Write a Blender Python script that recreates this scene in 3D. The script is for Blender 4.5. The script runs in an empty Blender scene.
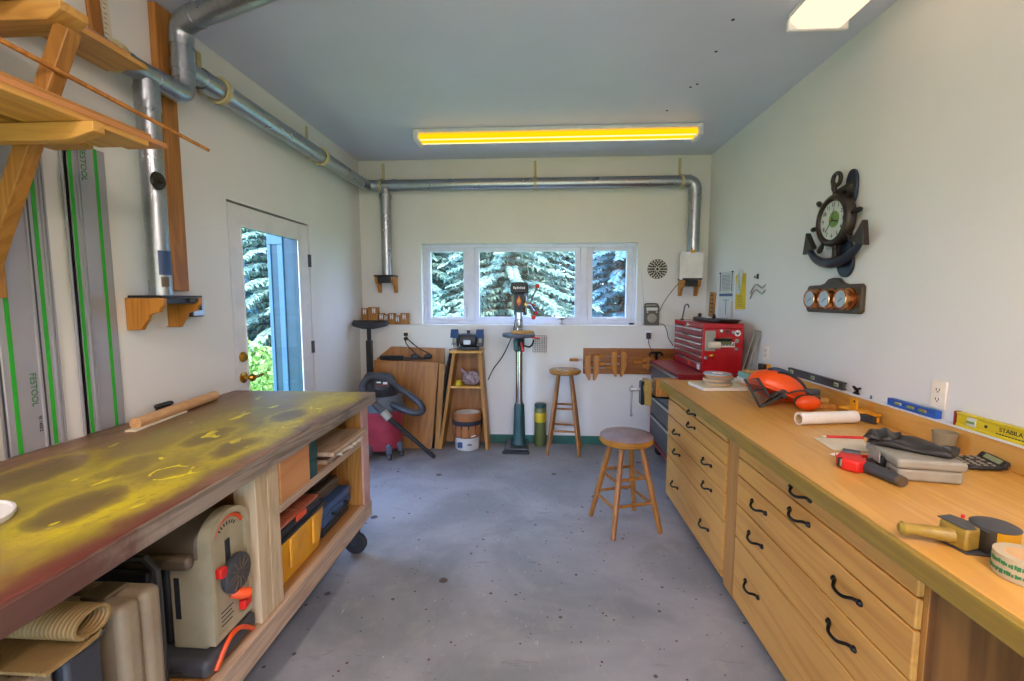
import bpy, bmesh, math, random
from mathutils import Matrix, Vector, Euler
PI = math.pi
sc = bpy.context.scene
COL = sc.collection
R_ = random.Random(7)

# ------------------------------------------------------------------ room constants (metres)
XL, XR, YU, YL, CZ = -1.86, 1.685, 4.72, 4.62, 2.90     # left wall, right wall, upper/lower back wall, ceiling
LEDGE = 1.225
HC, HB = 0.895, 0.94                                     # heights of the right counter and of the left bench
YN = -1.7                                                # end of the workshop behind the camera, closed by the added wall

RX0, RX1, RZ1 = -1.75, 1.55, .97
# ------------------------------------------------------------------ colour and materials
def lin(c):
    if isinstance(c, str):
        c = [int(c[i:i+2], 16)/255 for i in (0, 2, 4)]
    return tuple((x/12.92 if x <= .04045 else ((x+.055)/1.055)**2.4) for x in c[:3]) + (1.0,)

def new_mat(name):
    m = bpy.data.materials.new(name); m.use_nodes = True
    nt = m.node_tree; b = nt.nodes['Principled BSDF']
    return m, nt, b

def N(nt, t, **kw):
    n = nt.nodes.new(t)
    for k, v in kw.items():
        if k.startswith('i_'): n.inputs[k[2:].replace('_', ' ')].default_value = v
        else: setattr(n, k, v)
    return n

def mixc(nt, fac, a, b, mode='MIX'):
    n = nt.nodes.new('ShaderNodeMix'); n.data_type = 'RGBA'; n.blend_type = mode
    for sock, v in ((n.inputs[0], fac), (n.inputs[6], a), (n.inputs[7], b)):
        if hasattr(v, 'is_output') or isinstance(v, bpy.types.NodeSocket): nt.links.new(v, sock)
        else: sock.default_value = v
    return n.outputs[2]

def math_(nt, op, a, b=0.0, c=None, clamp=False):
    n = nt.nodes.new('ShaderNodeMath'); n.operation = op; n.use_clamp = clamp
    for i, v in enumerate((a, b) if c is None else (a, b, c)):
        if isinstance(v, bpy.types.NodeSocket): nt.links.new(v, n.inputs[i])
        else: n.inputs[i].default_value = v
    return n.outputs[0]

def ramp(nt, src, lo, hi):
    n = nt.nodes.new('ShaderNodeMapRange'); n.interpolation_type = 'SMOOTHSTEP'
    nt.links.new(src, n.inputs[0]); n.inputs[1].default_value = lo; n.inputs[2].default_value = hi
    return n.outputs[0]

def coords(nt, scale=(1, 1, 1), rot=(0, 0, 0)):
    tc = nt.nodes.new('ShaderNodeTexCoord'); mp = nt.nodes.new('ShaderNodeMapping')
    mp.inputs['Scale'].default_value = scale; mp.inputs['Rotation'].default_value = rot
    nt.links.new(tc.outputs['Object'], mp.inputs['Vector'])
    return mp.outputs[0]

def noise(nt, vec, scale=5, detail=3, rough=.5, dist=0):
    n = nt.nodes.new('ShaderNodeTexNoise'); nt.links.new(vec, n.inputs['Vector'])
    n.inputs['Scale'].default_value = scale; n.inputs['Detail'].default_value = detail
    n.inputs['Roughness'].default_value = rough; n.inputs['Distortion'].default_value = dist
    return n.outputs[0]

def bump(nt, b, h, strength=.2, dist=.01):
    n = nt.nodes.new('ShaderNodeBump'); n.inputs['Strength'].default_value = strength
    n.inputs['Distance'].default_value = dist
    nt.links.new(h, n.inputs['Height']); nt.links.new(n.outputs[0], b.inputs['Normal'])

def plain(name, c, rough=.5, metal=0.0, c2=None, scale=8, bmp=0.0, spec=.5):
    m, nt, b = new_mat(name)
    c = lin(c); c2 = lin(c2) if c2 else tuple(x*.86 for x in c[:3])+(1,)
    v = coords(nt)
    n = noise(nt, v, scale, 4, .6)
    nt.links.new(mixc(nt, ramp(nt, n, .35, .7), c, c2), b.inputs['Base Color'])
    b.inputs['Roughness'].default_value = rough; b.inputs['Metallic'].default_value = metal
    b.inputs['Specular IOR Level'].default_value = spec
    if bmp: bump(nt, b, n, bmp, .004)
    return m

def wood(name, light, dark, axis='Y', rough=.5, fine=60, rings=9, knots=0.0):
    m, nt, b = new_mat(name)
    st = {'X': (.07, 1, 1), 'Y': (1, .07, 1), 'Z': (1, 1, .07)}[axis]
    v = coords(nt, st)
    n1 = noise(nt, v, rings, 3, .55, 1.2)
    n2 = noise(nt, v, fine, 2, .6)
    w = math_(nt, 'FRACT', math_(nt, 'MULTIPLY', n1, 6.0))
    w = ramp(nt, math_(nt, 'ABSOLUTE', math_(nt, 'SUBTRACT', w, .5)), .08, .5)
    f = math_(nt, 'ADD', math_(nt, 'MULTIPLY', w, .55), math_(nt, 'MULTIPLY', n2, .5), clamp=True)
    colr = mixc(nt, f, lin(light), lin(dark))
    if knots:
        vo = N(nt, 'ShaderNodeTexVoronoi'); vo.inputs['Scale'].default_value = 3.3
        st2 = tuple(.45 if s < 1 else 1 for s in st)
        nt.links.new(coords(nt, st2), vo.inputs['Vector'])
        k = ramp(nt, vo.outputs['Distance'], .03 + .05*knots, .02)
        colr = mixc(nt, k, colr, tuple(x*.35 for x in lin(dark)[:3])+(1,))
    nt.links.new(colr, b.inputs['Base Color'])
    b.inputs['Roughness'].default_value = rough
    bump(nt, b, n2, .12, .003)
    return m

def emit(name, c, s):
    m = bpy.data.materials.new(name); m.use_nodes = True; nt = m.node_tree
    nt.nodes.clear()
    e = nt.nodes.new('ShaderNodeEmission'); o = nt.nodes.new('ShaderNodeOutputMaterial')
    e.inputs[0].default_value = lin(c); e.inputs[1].default_value = s
    nt.links.new(e.outputs[0], o.inputs[0]); return m

def glass_mat(name, tint=(1, 1, 1, 1), gloss=.02):
    m = bpy.data.materials.new(name); m.use_nodes = True; nt = m.node_tree; nt.nodes.clear()
    t = nt.nodes.new('ShaderNodeBsdfTransparent'); g = nt.nodes.new('ShaderNodeBsdfGlossy')
    t.inputs[0].default_value = tint; g.inputs['Roughness'].default_value = .02
    mx = nt.nodes.new('ShaderNodeMixShader'); mx.inputs[0].default_value = gloss
    o = nt.nodes.new('ShaderNodeOutputMaterial')
    nt.links.new(t.outputs[0], mx.inputs[1]); nt.links.new(g.outputs[0], mx.inputs[2]); nt.links.new(mx.outputs[0], o.inputs[0])
    return m

def floor_mat():
    m, nt, b = new_mat('painted_concrete'); v = coords(nt)
    big = noise(nt, v, 1.3, 4, .6, .6); mid = noise(nt, v, 7, 5, .65)
    c = mixc(nt, ramp(nt, big, .35, .65), lin('929399'), lin('777a80'))
    c = mixc(nt, math_(nt, 'MULTIPLY', ramp(nt, mid, .5, .75), .35), c, lin('a4a39e'))
    # scuffs and pale scratches
    sc1 = noise(nt, coords(nt, (1, .35, 1), (0, 0, .5)), 26, 5, .7, 2.0)
    c = mixc(nt, math_(nt, 'MULTIPLY', ramp(nt, sc1, .60, .72), .38), c, lin('c3c2bd'))
    sc2 = noise(nt, coords(nt, (.3, 1, 1), (0, 0, 1.1)), 18, 6, .75, 1.5)
    c = mixc(nt, math_(nt, 'MULTIPLY', ramp(nt, sc2, .59, .69), .45), c, lin('5b5d64'))
    # chips: dark specks, rusty flecks, white drops
    def dots(scale, thr, colr, dens, seed):
        nonlocal c
        vo = N(nt, 'ShaderNodeTexVoronoi'); vo.inputs['Scale'].default_value = scale
        mp = coords(nt, (1, 1, 1), (0, 0, seed)); nt.links.new(mp, vo.inputs['Vector'])
        keep = math_(nt, 'LESS_THAN', N_sep(nt, vo.outputs['Color']), dens)
        wob = noise(nt, v, scale*3, 2, .6)
        d = math_(nt, 'ADD', vo.outputs['Distance'], math_(nt, 'MULTIPLY', wob, .12))
        f = math_(nt, 'MULTIPLY', ramp(nt, d, thr+.06, thr+.03), keep)
        c = mixc(nt, f, c, colr)
    dots(16, .16, lin('4a474a'), .13, .3)
    dots(34, .16, lin('504744'), .10, 1.3)
    dots(24, .15, lin('5a2f2a'), .10, 2.3)
    dots(30, .09, lin('d8d8d4'), .05, .9)
    dots(5, .14, lin('4a3d3c'), .16, 1.7)
    nt.links.new(c, b.inputs['Base Color'])
    r = ramp(nt, mid, .2, .8); rr = math_(nt, 'ADD', math_(nt, 'MULTIPLY', r, .2), .36)
    nt.links.new(rr, b.inputs['Roughness']); bump(nt, b, mid, .15, .004)
    return m

def N_sep(nt, colsock):
    s = nt.nodes.new('ShaderNodeSeparateColor'); nt.links.new(colsock, s.inputs[0]); return s.outputs[0]

def bench_top_mat(org):
    """worn red-brown plywood with yellow overspray left round things that were painted on it"""
    m, nt, b = new_mat('oversprayed_plywood')
    v = coords(nt)
    # domain warp so that no edge is a clean curve
    wn = N(nt, 'ShaderNodeTexNoise'); wn.inputs['Scale'].default_value = 7; wn.inputs['Detail'].default_value = 4; nt.links.new(v, wn.inputs['Vector'])
    vm = N(nt, 'ShaderNodeVectorMath', operation='MULTIPLY_ADD'); nt.links.new(wn.outputs['Color'], vm.inputs[0])
    vm.inputs[1].default_value = (.10, .14, 0); nt.links.new(v, vm.inputs[2])
    s = nt.nodes.new('ShaderNodeSeparateXYZ'); nt.links.new(vm.outputs[0], s.inputs[0])
    x = math_(nt, 'SUBTRACT', s.outputs[0], .05); y = math_(nt, 'SUBTRACT', s.outputs[1], .07)
    n1 = noise(nt, v, 3.2, 5, .62, .8); n2 = noise(nt, coords(nt, (1, .22, 1)), 16, 5, .65, 1); n3 = noise(nt, v, 45, 4, .65)
    c = mixc(nt, ramp(nt, n2, .3, .7), lin('86604a'), lin('5a4234'))
    c = mixc(nt, math_(nt, 'MULTIPLY', ramp(nt, n3, .52, .7), .45), c, lin('957d60'))
    rx = ramp(nt, x, -1.13-org[0], -1.04-org[0]); ry = ramp(nt, y, 1.45-org[1], .95-org[1])
    c = mixc(nt, math_(nt, 'MULTIPLY', math_(nt, 'MULTIPLY', rx, ry), .9), c, lin('5c241e'))
    ol = lin('968c1c'); ye = lin('c8b806'); yb = lin('eee01c')
    def ell(cx, cy, ax, ay, rot=0):
        dx = math_(nt, 'SUBTRACT', x, cx-org[0]); dy = math_(nt, 'SUBTRACT', y, cy-org[1])
        ca, sa = math.cos(rot), math.sin(rot)
        u = math_(nt, 'ADD', math_(nt, 'MULTIPLY', dx, ca/ax), math_(nt, 'MULTIPLY', dy, sa/ax))
        w = math_(nt, 'ADD', math_(nt, 'MULTIPLY', dx, -sa/ay), math_(nt, 'MULTIPLY', dy, ca/ay))
        return math_(nt, 'SQRT', math_(nt, 'ADD', math_(nt, 'MULTIPLY', u, u), math_(nt, 'MULTIPLY', w, w)))
    fleck = ramp(nt, n3, .25, .5)
    # dusting over the whole middle
    d1 = math_(nt, 'MULTIPLY', ramp(nt, x, -1.82-org[0], -1.42-org[0]), ramp(nt, n1, .22, .5))
    d1 = math_(nt, 'MULTIPLY', d1, ramp(nt, x, -1.0-org[0], -1.08-org[0]))
    d1 = math_(nt, 'MULTIPLY', d1, math_(nt, 'ADD', math_(nt, 'MULTIPLY', ramp(nt, n2, .3, .6), .5), .5))
    c = mixc(nt, math_(nt, 'MULTIPLY', d1, .75), c, ol)
    def smear(cx, cy, ax, ay, rot, amt):
        nonlocal c
        f = math_(nt, 'MULTIPLY', ramp(nt, ell(cx, cy, ax, ay, rot), 1.0, .25), math_(nt, 'ADD', math_(nt, 'MULTIPLY', ramp(nt, n2, .25, .6), .6), .4))
        c = mixc(nt, math_(nt, 'MULTIPLY', math_(nt, 'MULTIPLY', f, fleck), amt), c, ye)
    smear(-1.12, 1.15, .10, .36, -.10, .85)       # sweep along the front near the lid
    smear(-1.12, 1.85, .13, .60, .05, .9)         # band along the front
    smear(-1.13, 2.35, .20, .40, .1, .75)
    smear(-1.40, 1.32, .12, .26, .25, .4)
    smear(-1.30, 1.62, .14, .30, 0, .4)
    smear(-1.45, 1.95, .10, .40, .1, .35)
    # bare patches where something stood, with brighter rims
    for cx, cy, ax, ay, ro, k in ((-1.22, 1.10, .085, .15, .15, .85), (-1.13, 1.62, .065, .15, -.05, .85), (-1.33, 1.72, .075, .15, .1, .7), (-1.19, 2.08, .07, .14, .05, .75), (-1.36, 1.40, .07, .12, .2, .5), (-1.60, 1.30, .10, .2, .1, .6)):
        e = ell(cx, cy, ax, ay, ro)
        rim = math_(nt, 'MULTIPLY', math_(nt, 'MULTIPLY', ramp(nt, e, 1.45, 1.08), ramp(nt, e, .88, 1.0)), fleck)
        c = mixc(nt, math_(nt, 'MULTIPLY', rim, .5*k), c, ye)
        f = math_(nt, 'MULTIPLY', ramp(nt, e, 1.05, .5), math_(nt, 'ADD', math_(nt, 'MULTIPLY', ramp(nt, n1, .3, .6), .3), .65))
        c = mixc(nt, math_(nt, 'MULTIPLY', f, k), c, mixc(nt, n2, lin('6f5830'), lin('463524')))
    for cx, cy, rr_ in ((-1.18, 1.36, .065), (-1.07, 1.92, .05), (-1.10, 2.20, .05)):
        e = ell(cx, cy, rr_, rr_)
        f = math_(nt, 'MULTIPLY', ramp(nt, math_(nt, 'ABSOLUTE', math_(nt, 'SUBTRACT', e, 1.0)), .09, .03), ramp(nt, n2, .45, .52))
        c = mixc(nt, f, c, yb)
    sp = noise(nt, coords(nt, (1, .5, 1), (0, 0, .6)), 13, 2, .5, .4)
    c = mixc(nt, math_(nt, 'MULTIPLY', ramp(nt, sp, .67, .70), d1), c, yb)
    sp2 = noise(nt, coords(nt, (1, .4, 1), (0, 0, 1.6)), 21, 3, .6, .6)
    c = mixc(nt, math_(nt, 'MULTIPLY', ramp(nt, sp2, .70, .74), .6), c, lin('c9b78c'))
    nt.links.new(c, b.inputs['Base Color'])
    b.inputs['Roughness'].default_value = .40
    bump(nt, b, n3, .15, .003)
    return m

def galv(name='galvanised_steel', c='b4bcc4'):
    m, nt, b = new_mat(name); v = coords(nt)
    vo = N(nt, 'ShaderNodeTexVoronoi'); vo.inputs['Scale'].default_value = 70; nt.links.new(v, vo.inputs['Vector'])
    n = noise(nt, v, 9, 4, .6)
    cc = lin(c); c2 = tuple(x*.72 for x in cc[:3])+(1,)
    f = math_(nt, 'ADD', math_(nt, 'MULTIPLY', N_sep(nt, vo.outputs['Color']), .4), math_(nt, 'MULTIPLY', n, .6))
    nt.links.new(mixc(nt, f, cc, c2), b.inputs['Base Color'])
    b.inputs['Metallic'].default_value = 1.0
    nt.links.new(math_(nt, 'ADD', math_(nt, 'MULTIPLY', n, .2), .2), b.inputs['Roughness'])
    bump(nt, b, n, .12, .004)
    return m

def mat_wall(name, c, c2):
    m, nt, b = new_mat(name); v = coords(nt)
    n = noise(nt, v, 1.5, 3, .5); f = noise(nt, v, 180, 2, .6)
    nt.links.new(mixc(nt, ramp(nt, n, .3, .7), lin(c), lin(c2)), b.inputs['Base Color'])
    b.inputs['Roughness'].default_value = .42
    bump(nt, b, f, .05, .002); return m

M = {}
M['wall'] = mat_wall('white_wall_paint', 'e0e0da', 'dadad5')
M['ceil'] = mat_wall('ceiling_paint', 'cdd2e4', 'c8cde0')
M['floor'] = floor_mat()
M['white'] = plain('white_paint', 'e3e4e6', .35, c2='d9dade')
M['vinyl'] = plain('white_vinyl', 'dfe3ee', .3, c2='d6dae6')
M['door'] = plain('door_paint', 'dcdcd8', .35, c2='d3d4d2')
M['green'] = plain('green_baseboard_paint', '1f5a4c', .45, c2='2a6656')
M['glass'] = glass_mat('window_glass')
M['brass'] = plain('brass', 'c79a3c', .25, 1.0)
M['steel'] = plain('steel', 'b9bcc0', .28, 1.0)
M['chrome'] = plain('chrome', 'd6d8da', .12, 1.0)
M['dsteel'] = plain('dark_steel', '5a5d62', .4, .9)
M['galv'] = galv()
M['strap'] = plain('yellowed_strap', 'c4b98a', .6)
M['black'] = plain('black_plastic', '1a1b1e', .4, c2='24262a')
M['rubber'] = plain('black_rubber', '222326', .7)
M['iron'] = plain('black_iron', '17181b', .35, .6)
M['pine'] = wood('pine', 'd0a052', 'b27f38', 'Y', .5)
M['pineX'] = wood('pine_x', 'd0a052', 'b27f38', 'X', .5)
M['pineZ'] = wood('pine_z', 'b07c36', '8d5f26', 'Z', .5, knots=.4)
M['paleZ'] = wood('pale_stud', 'c9b391', 'ab9270', 'Z', .6)
M['paleY'] = wood('pale_rail', 'bfa48a', '967b66', 'Y', .6)
M['plankY'] = wood('planed_plank', 'c98e58', 'b87a46', 'Y', .5, rings=5)
M['plyZ'] = wood('plywood_panel', 'b07a3a', '855422', 'Z', .45, rings=4, knots=.6)
M['plyY'] = wood('plywood_shelf', 'b58247', '94632f', 'Y', .5)
M['maple'] = wood('worktop_wood', 'd8a656', 'c58f42', 'Y', .32, rings=6, fine=45, knots=.3)
M['edge'] = wood('worktop_edge', '9c7f2e', '84682a', 'Y', .4)
M['drawer'] = wood('drawer_front_wood', 'd29c4e', 'b8803a', 'Y', .42, rings=5)
M['carc'] = wood('carcass_wood', 'b98546', '9c6a30', 'Z', .45, rings=6)
M['brownply'] = wood('brown_plywood', '8f5f2c', '5f3a18', 'Z', .5, rings=4)
M['stool'] = wood('stool_wood', 'a26c2c', '78491a', 'Z', .35)
M['seat'] = plain('varnished_seat', 'a8742a', .25, c2='8a5726')
M['seatmauve'] = plain('worn_vinyl_seat', '8c7c86', .2, c2='7c6a70')
M['oak'] = wood('dark_oak_strip', 'bd8038', '8f5a22', 'Z', .5, fine=90)
M['beam'] = wood('clamp_wood', 'c58534', 'a3641f', 'Z', .45)
M['board'] = wood('clamp_board_wood', 'a86a28', '7e4716', 'X', .45)
M['wornedge'] = wood('worn_edge', '95877a', '5d5248', 'Y', .65, fine=80)
M['redwood'] = plain('pinkish_stud_paint', 'c09a92', .6, c2='b0837c')
M['red'] = plain('red_enamel', 'b3141c', .25, c2='a10f18')
M['dred'] = plain('dark_red_enamel', '8c1020', .3)
M['drum'] = plain('red_drum_plastic', 'a33445', .4, c2='8f2a3b')
M['vacgrey'] = plain('blue_grey_plastic', '596472', .45)
M['vacdark'] = plain('dark_grey_plastic', '383a42', .5)
M['orange'] = plain('safety_orange', 'f0560f', .35, c2='e24a0a')
M['orange2'] = plain('orange_knob', 'e0501c', .4)
M['redknob'] = plain('red_knob', 'd8231d', .35)
M['yellow'] = plain('tool_yellow', 'e09a10', .4, c2='d48c0a')
M['tyellow'] = plain('tote_yellow', 'd99a1c', .45, c2='cc8b12')
M['lyellow'] = plain('level_yellow', 'd8c21c', .35)
M['blue'] = plain('level_blue', '1f58b4', .35)
M['dgreen'] = plain('machine_green', '1e4a4a', .4, c2='1a3f42')
M['beige'] = plain('machine_beige', 'a3987c', .5, c2='978b6e')
M['brownpl'] = plain('brown_plastic', '5e5040', .5)
M['greige'] = plain('grey_brown_plastic', '8d7d66', .5, c2='80705a')
M['grey'] = plain('grey_plastic', '9b988c', .45, c2='908c80')
M['dgrey'] = plain('charcoal_plastic', '3f4044', .5)
M['rail'] = plain('anodised_aluminium', 'a7a7ad', .45, .35, c2='9d9da4', scale=2)
M['rgreen'] = plain('green_glide_strip', '2aa52c', .5)
M['text'] = plain('dark_print', '20242a', .6)
M['tgreen'] = plain('green_print', '2f7a4a', .6)
M['cream'] = plain('cream_paper', 'd9cfb8', .7)
M['paper'] = plain('white_paper', 'e8e4de', .7)
M['manila'] = plain('manila_paper', 'd2b184', .7)
M['ypaper'] = plain('yellow_paper', 'd9bc20', .7)
M['leather'] = plain('black_leather', '201d1c', .45, c2='2b2725', scale=20, bmp=.3)
M['terracotta'] = plain('plastic_cup', '93886f', .4)
M['tape'] = plain('tape_roll_print', 'b9a888', .35)
M['tapeclear'] = plain('amber_tape', 'c8941e', .25)
M['copper'] = plain('copper', 'cf8a55', .22, 1.0)
M['bronze'] = plain('dark_bronze', '2c2826', .35, .4, c2='3d332c')
M['navy'] = plain('dark_blue_paint', '1c2638', .3)
M['plaque'] = plain('dark_plaque', '3d3022', .35, c2='4d3d28')
M['dial'] = plain('pale_dial', 'c9cfc6', .3)
M['bluedial'] = plain('pale_blue_dial', 'a8bccb', .25)
M['rubmat'] = plain('ribbed_tan_rubber', '8d7145', .7)
M['bluecase'] = plain('blue_case', '34507c', .4)
M['teal'] = plain('teal_paint', '153d4a', .45, c2='123440')
M['paleblue'] = plain('pale_blue_paint', '3d6680', .4)
M['paleteal'] = plain('pale_teal_cover', '7fb3ab', .5)
M['ivory'] = plain('ivory_plastic', 'f4ead8', .3)
M['dowel'] = wood('pale_dowel_wood', 'd6ab7c', 'c0925f', 'Y', .5)
M['terrac'] = plain('organiser_lid', 'b5654a', .3, c2='a5573e')
M['bucketw'] = plain('white_bucket', 'd4d2cc', .4)
M['apron'] = plain('brown_canvas', '9a6234', .75, c2='87532a', bmp=.3)
M['navycloth'] = plain('navy_webbing', '23252e', .8)
M['olive'] = plain('olive_metal', '5f6a3a', .4)
M['yel2'] = plain('yellow_band', 'cdb41e', .5)
M['radio'] = plain('radio_case', '4e4a40', .4, c2='5c5648')
M['gauge'] = plain('disc_print', 'cfcabc', .4)
M['bag'] = plain('plastic_bag', '9a8a90', .3, c2='7b5f52', scale=30)
M['sticker'] = plain('blue_label', '2e4a7a', .4)
M['screen'] = plain('lcd_screen', '8e936c', .25)
M['bark'] = plain('bark', '6b5b4c', .9, c2='4b3f35', scale=20)
M['needle'] = plain('spruce_needles', '84a18f', .6, c2='5f8272', scale=2.5)
M['needle2'] = plain('blue_spruce_needles', '5a8490', .6, c2='3c6672', scale=2.5)
M['leaf'] = plain('bright_leaves', '7a9c4a', .6, c2='5d803a', scale=3)
M['grass'] = plain('grass_ground', '7fa84e', .9, c2='5f8a3c', scale=3)
M['tubelight'] = emit('warm_tube_light', 'ffd8b8', .48)
M['yellowlight'] = emit('yellow_tube_light', 'ffb808', .50)
M['palelight'] = emit('pale_tube_underside', 'fff0b4', .40)
M['fill_light'] = emit('unseen_fill_tube', 'ffe6da', 18)

# ------------------------------------------------------------------ mesh builder
class MB:
    def __init__(s): s.v = []; s.f = []
    def add(s, vs, fs):
        b = len(s.v); s.v += [Vector(p) for p in vs]; s.f += [tuple(b+i for i in f) for f in fs]; return s
    def box(s, x0, x1, y0, y1, z0, z1, mt=None):
        p = [Vector((x, y, z)) for z in (z0, z1) for y in (y0, y1) for x in (x0, x1)]
        if mt: p = [mt @ q for q in p]
        return s.add(p, [(0, 2, 3, 1), (4, 5, 7, 6), (0, 1, 5, 4), (2, 6, 7, 3), (0, 4, 6, 2), (1, 3, 7, 5)])
    def cbox(s, c, size, rot=(0, 0, 0)):
        mt = Matrix.Translation(c) @ Euler(rot).to_matrix().to_4x4()
        a, b, d = [q/2 for q in size]
        return s.box(-a, a, -b, b, -d, d, mt)
    def bar(s, p0, p1, w, h, up=(0, 0, 1)):
        """a squared bar from p0 to p1; w is across, h along up"""
        p0, p1 = Vector(p0), Vector(p1); d = (p1-p0).normalized(); up = Vector(up)
        x = d.cross(up)
        if x.length < 1e-4: x = d.cross(Vector((1, 0, 0)))
        x.normalize(); u = x.cross(d)
        ps = []
        for p in (p0, p1):
            for a, b in ((-1, -1), (1, -1), (1, 1), (-1, 1)): ps.append(p + x*a*w/2 + u*b*h/2)
        return s.add(ps, [(3, 2, 1, 0), (4, 5, 6, 7), (0, 1, 5, 4), (1, 2, 6, 5), (2, 3, 7, 6), (3, 0, 4, 7)])
    def tube(s, pts, r, n=10, closed=False, caps=True, sx=1.0):
        pts = [Vector(p) for p in pts]; k = len(pts)
        rs = r if isinstance(r, (list, tuple)) else [r]*k
        rings = []; prev = None
        for i, p in enumerate(pts):
            if closed: t = pts[(i+1) % k] - pts[i-1]
            else: t = pts[min(i+1, k-1)] - pts[max(i-1, 0)]
            t = t.normalized() if t.length > 1e-9 else Vector((0, 0, 1))
            if prev is None:
                a = Vector((0, 0, 1)) if abs(t.z) < .9 else Vector((1, 0, 0))
                u = (a - t*a.dot(t)).normalized()
            else:
                u = prev - t*prev.dot(t)
                u = u.normalized() if u.length > 1e-6 else t.orthogonal().normalized()
            prev = u; w = t.cross(u)
            rings.append([p + u*math.cos(2*PI*j/n)*rs[i] + w*math.sin(2*PI*j/n)*rs[i]*sx for j in range(n)])
        vs = [q for ring in rings for q in ring]; fs = []
        for i in range(k if closed else k-1):
            for j in range(n):
                a, b = i*n+j, i*n+(j+1) % n; i2 = (i+1) % k
                fs.append((a, b, i2*n+(j+1) % n, i2*n+j))
        if caps and not closed:
            fs.append(tuple(reversed(range(n)))); fs.append(tuple((k-1)*n+j for j in range(n)))
        return s.add(vs, fs)
    def cyl(s, p0, p1, r0, r1=None, n=20): return s.tube([p0, p1], [r0, r0 if r1 is None else r1], n)
    def lathe(s, prof, c=(0, 0, 0), axis='Z', n=28, cap=True):
        c = Vector(c); vs = []; k = len(prof)
        for r, h in prof:
            for j in range(n):
                a = 2*PI*j/n; p = (r*math.cos(a), r*math.sin(a), h)
                if axis == 'X': p = (h, p[0], p[1])
                elif axis == 'Y': p = (p[1], h, p[0])
                elif axis == '-X': p = (-h, p[1], p[0])
                elif axis == '-Y': p = (p[0], -h, p[1])
                vs.append(c + Vector(p))
        fs = [(i*n+j, i*n+(j+1) % n, (i+1)*n+(j+1) % n, (i+1)*n+j) for i in range(k-1) for j in range(n)]
        if cap: fs += [tuple(reversed(range(n))), tuple((k-1)*n+j for j in range(n))]
        return s.add(vs, fs)
    def prism(s, poly, axis, a, b):
        """polygon (list of 2-D points) extruded along axis from a to b; for X the 2-D is (y,z), Y (x,z), Z (x,y)"""
        f = {'X': lambda p, h: (h, p[0], p[1]), 'Y': lambda p, h: (p[0], h, p[1]), 'Z': lambda p, h: (p[0], p[1], h)}[axis]
        n = len(poly)
        vs = [f(p, a) for p in poly] + [f(p, b) for p in poly]
        fs = [tuple(reversed(range(n))), tuple(range(n, 2*n))] + [(i, (i+1) % n, n+(i+1) % n, n+i) for i in range(n)]
        return s.add(vs, fs)
    def sph(s, c, r, n=18, m=10, mt=None):
        rx, ry, rz = r if isinstance(r, (tuple, list)) else (r, r, r)
        vs = []
        for i in range(1, m):
            t = PI*i/m
            for j in range(n):
                a = 2*PI*j/n; vs.append(Vector((rx*math.sin(t)*math.cos(a), ry*math.sin(t)*math.sin(a), rz*math.cos(t))))
        vs += [Vector((0, 0, rz)), Vector((0, 0, -rz))]
        if mt: vs = [mt @ p for p in vs]
        vs = [p + Vector(c) for p in vs]
        T, B = len(vs)-2, len(vs)-1
        fs = [(i*n+j, (i+1)*n+j, (i+1)*n+(j+1) % n, i*n+(j+1) % n) for i in range(m-2) for j in range(n)]
        fs += [(T, j, (j+1) % n) for j in range(n)] + [(B, (m-2)*n+(j+1) % n, (m-2)*n+j) for j in range(n)]
        return s.add(vs, fs)
    def torus(s, c, R, r, axis='Z', n=28, m=8, sy=1.0):
        pts = []
        for i in range(n):
            a = 2*PI*i/n; u, w = R*math.cos(a), R*math.sin(a)*sy
            p = {'Z': (u, w, 0), 'X': (0, u, w), 'Y': (u, 0, w)}[axis]
            pts.append(Vector(c)+Vector(p))
        return s.tube(pts, r, m, closed=True)
    def xf(s, mt):
        s.v = [mt @ p for p in s.v]; return s

def world_loc(o):
    v = Vector((0, 0, 0))
    while o is not None: v += o.location; o = o.parent
    return v

def obj(name, mb, mat, parent=None, bev=0.0, seg=2, smooth=True, ang=38):
    org = world_loc(parent) if parent else Vector((0, 0, 0))
    me = bpy.data.meshes.new(name)
    me.from_pydata([tuple(p-org) for p in mb.v], [], mb.f)
    bm = bmesh.new(); bm.from_mesh(me); bmesh.ops.recalc_face_normals(bm, faces=bm.faces); bm.to_mesh(me); bm.free()
    me.materials.append(M[mat] if isinstance(mat, str) else mat)
    if smooth:
        me.shade_smooth(); me.set_sharp_from_angle(angle=math.radians(ang))
    o = bpy.data.objects.new(name, me); COL.objects.link(o)
    if parent: o.parent = parent
    if bev:
        b = o.modifiers.new('Bevel', 'BEVEL'); b.width = bev; b.segments = seg; b.limit_method = 'ANGLE'; b.angle_limit = math.radians(40)
        b.harden_normals = False
    return o

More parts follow.
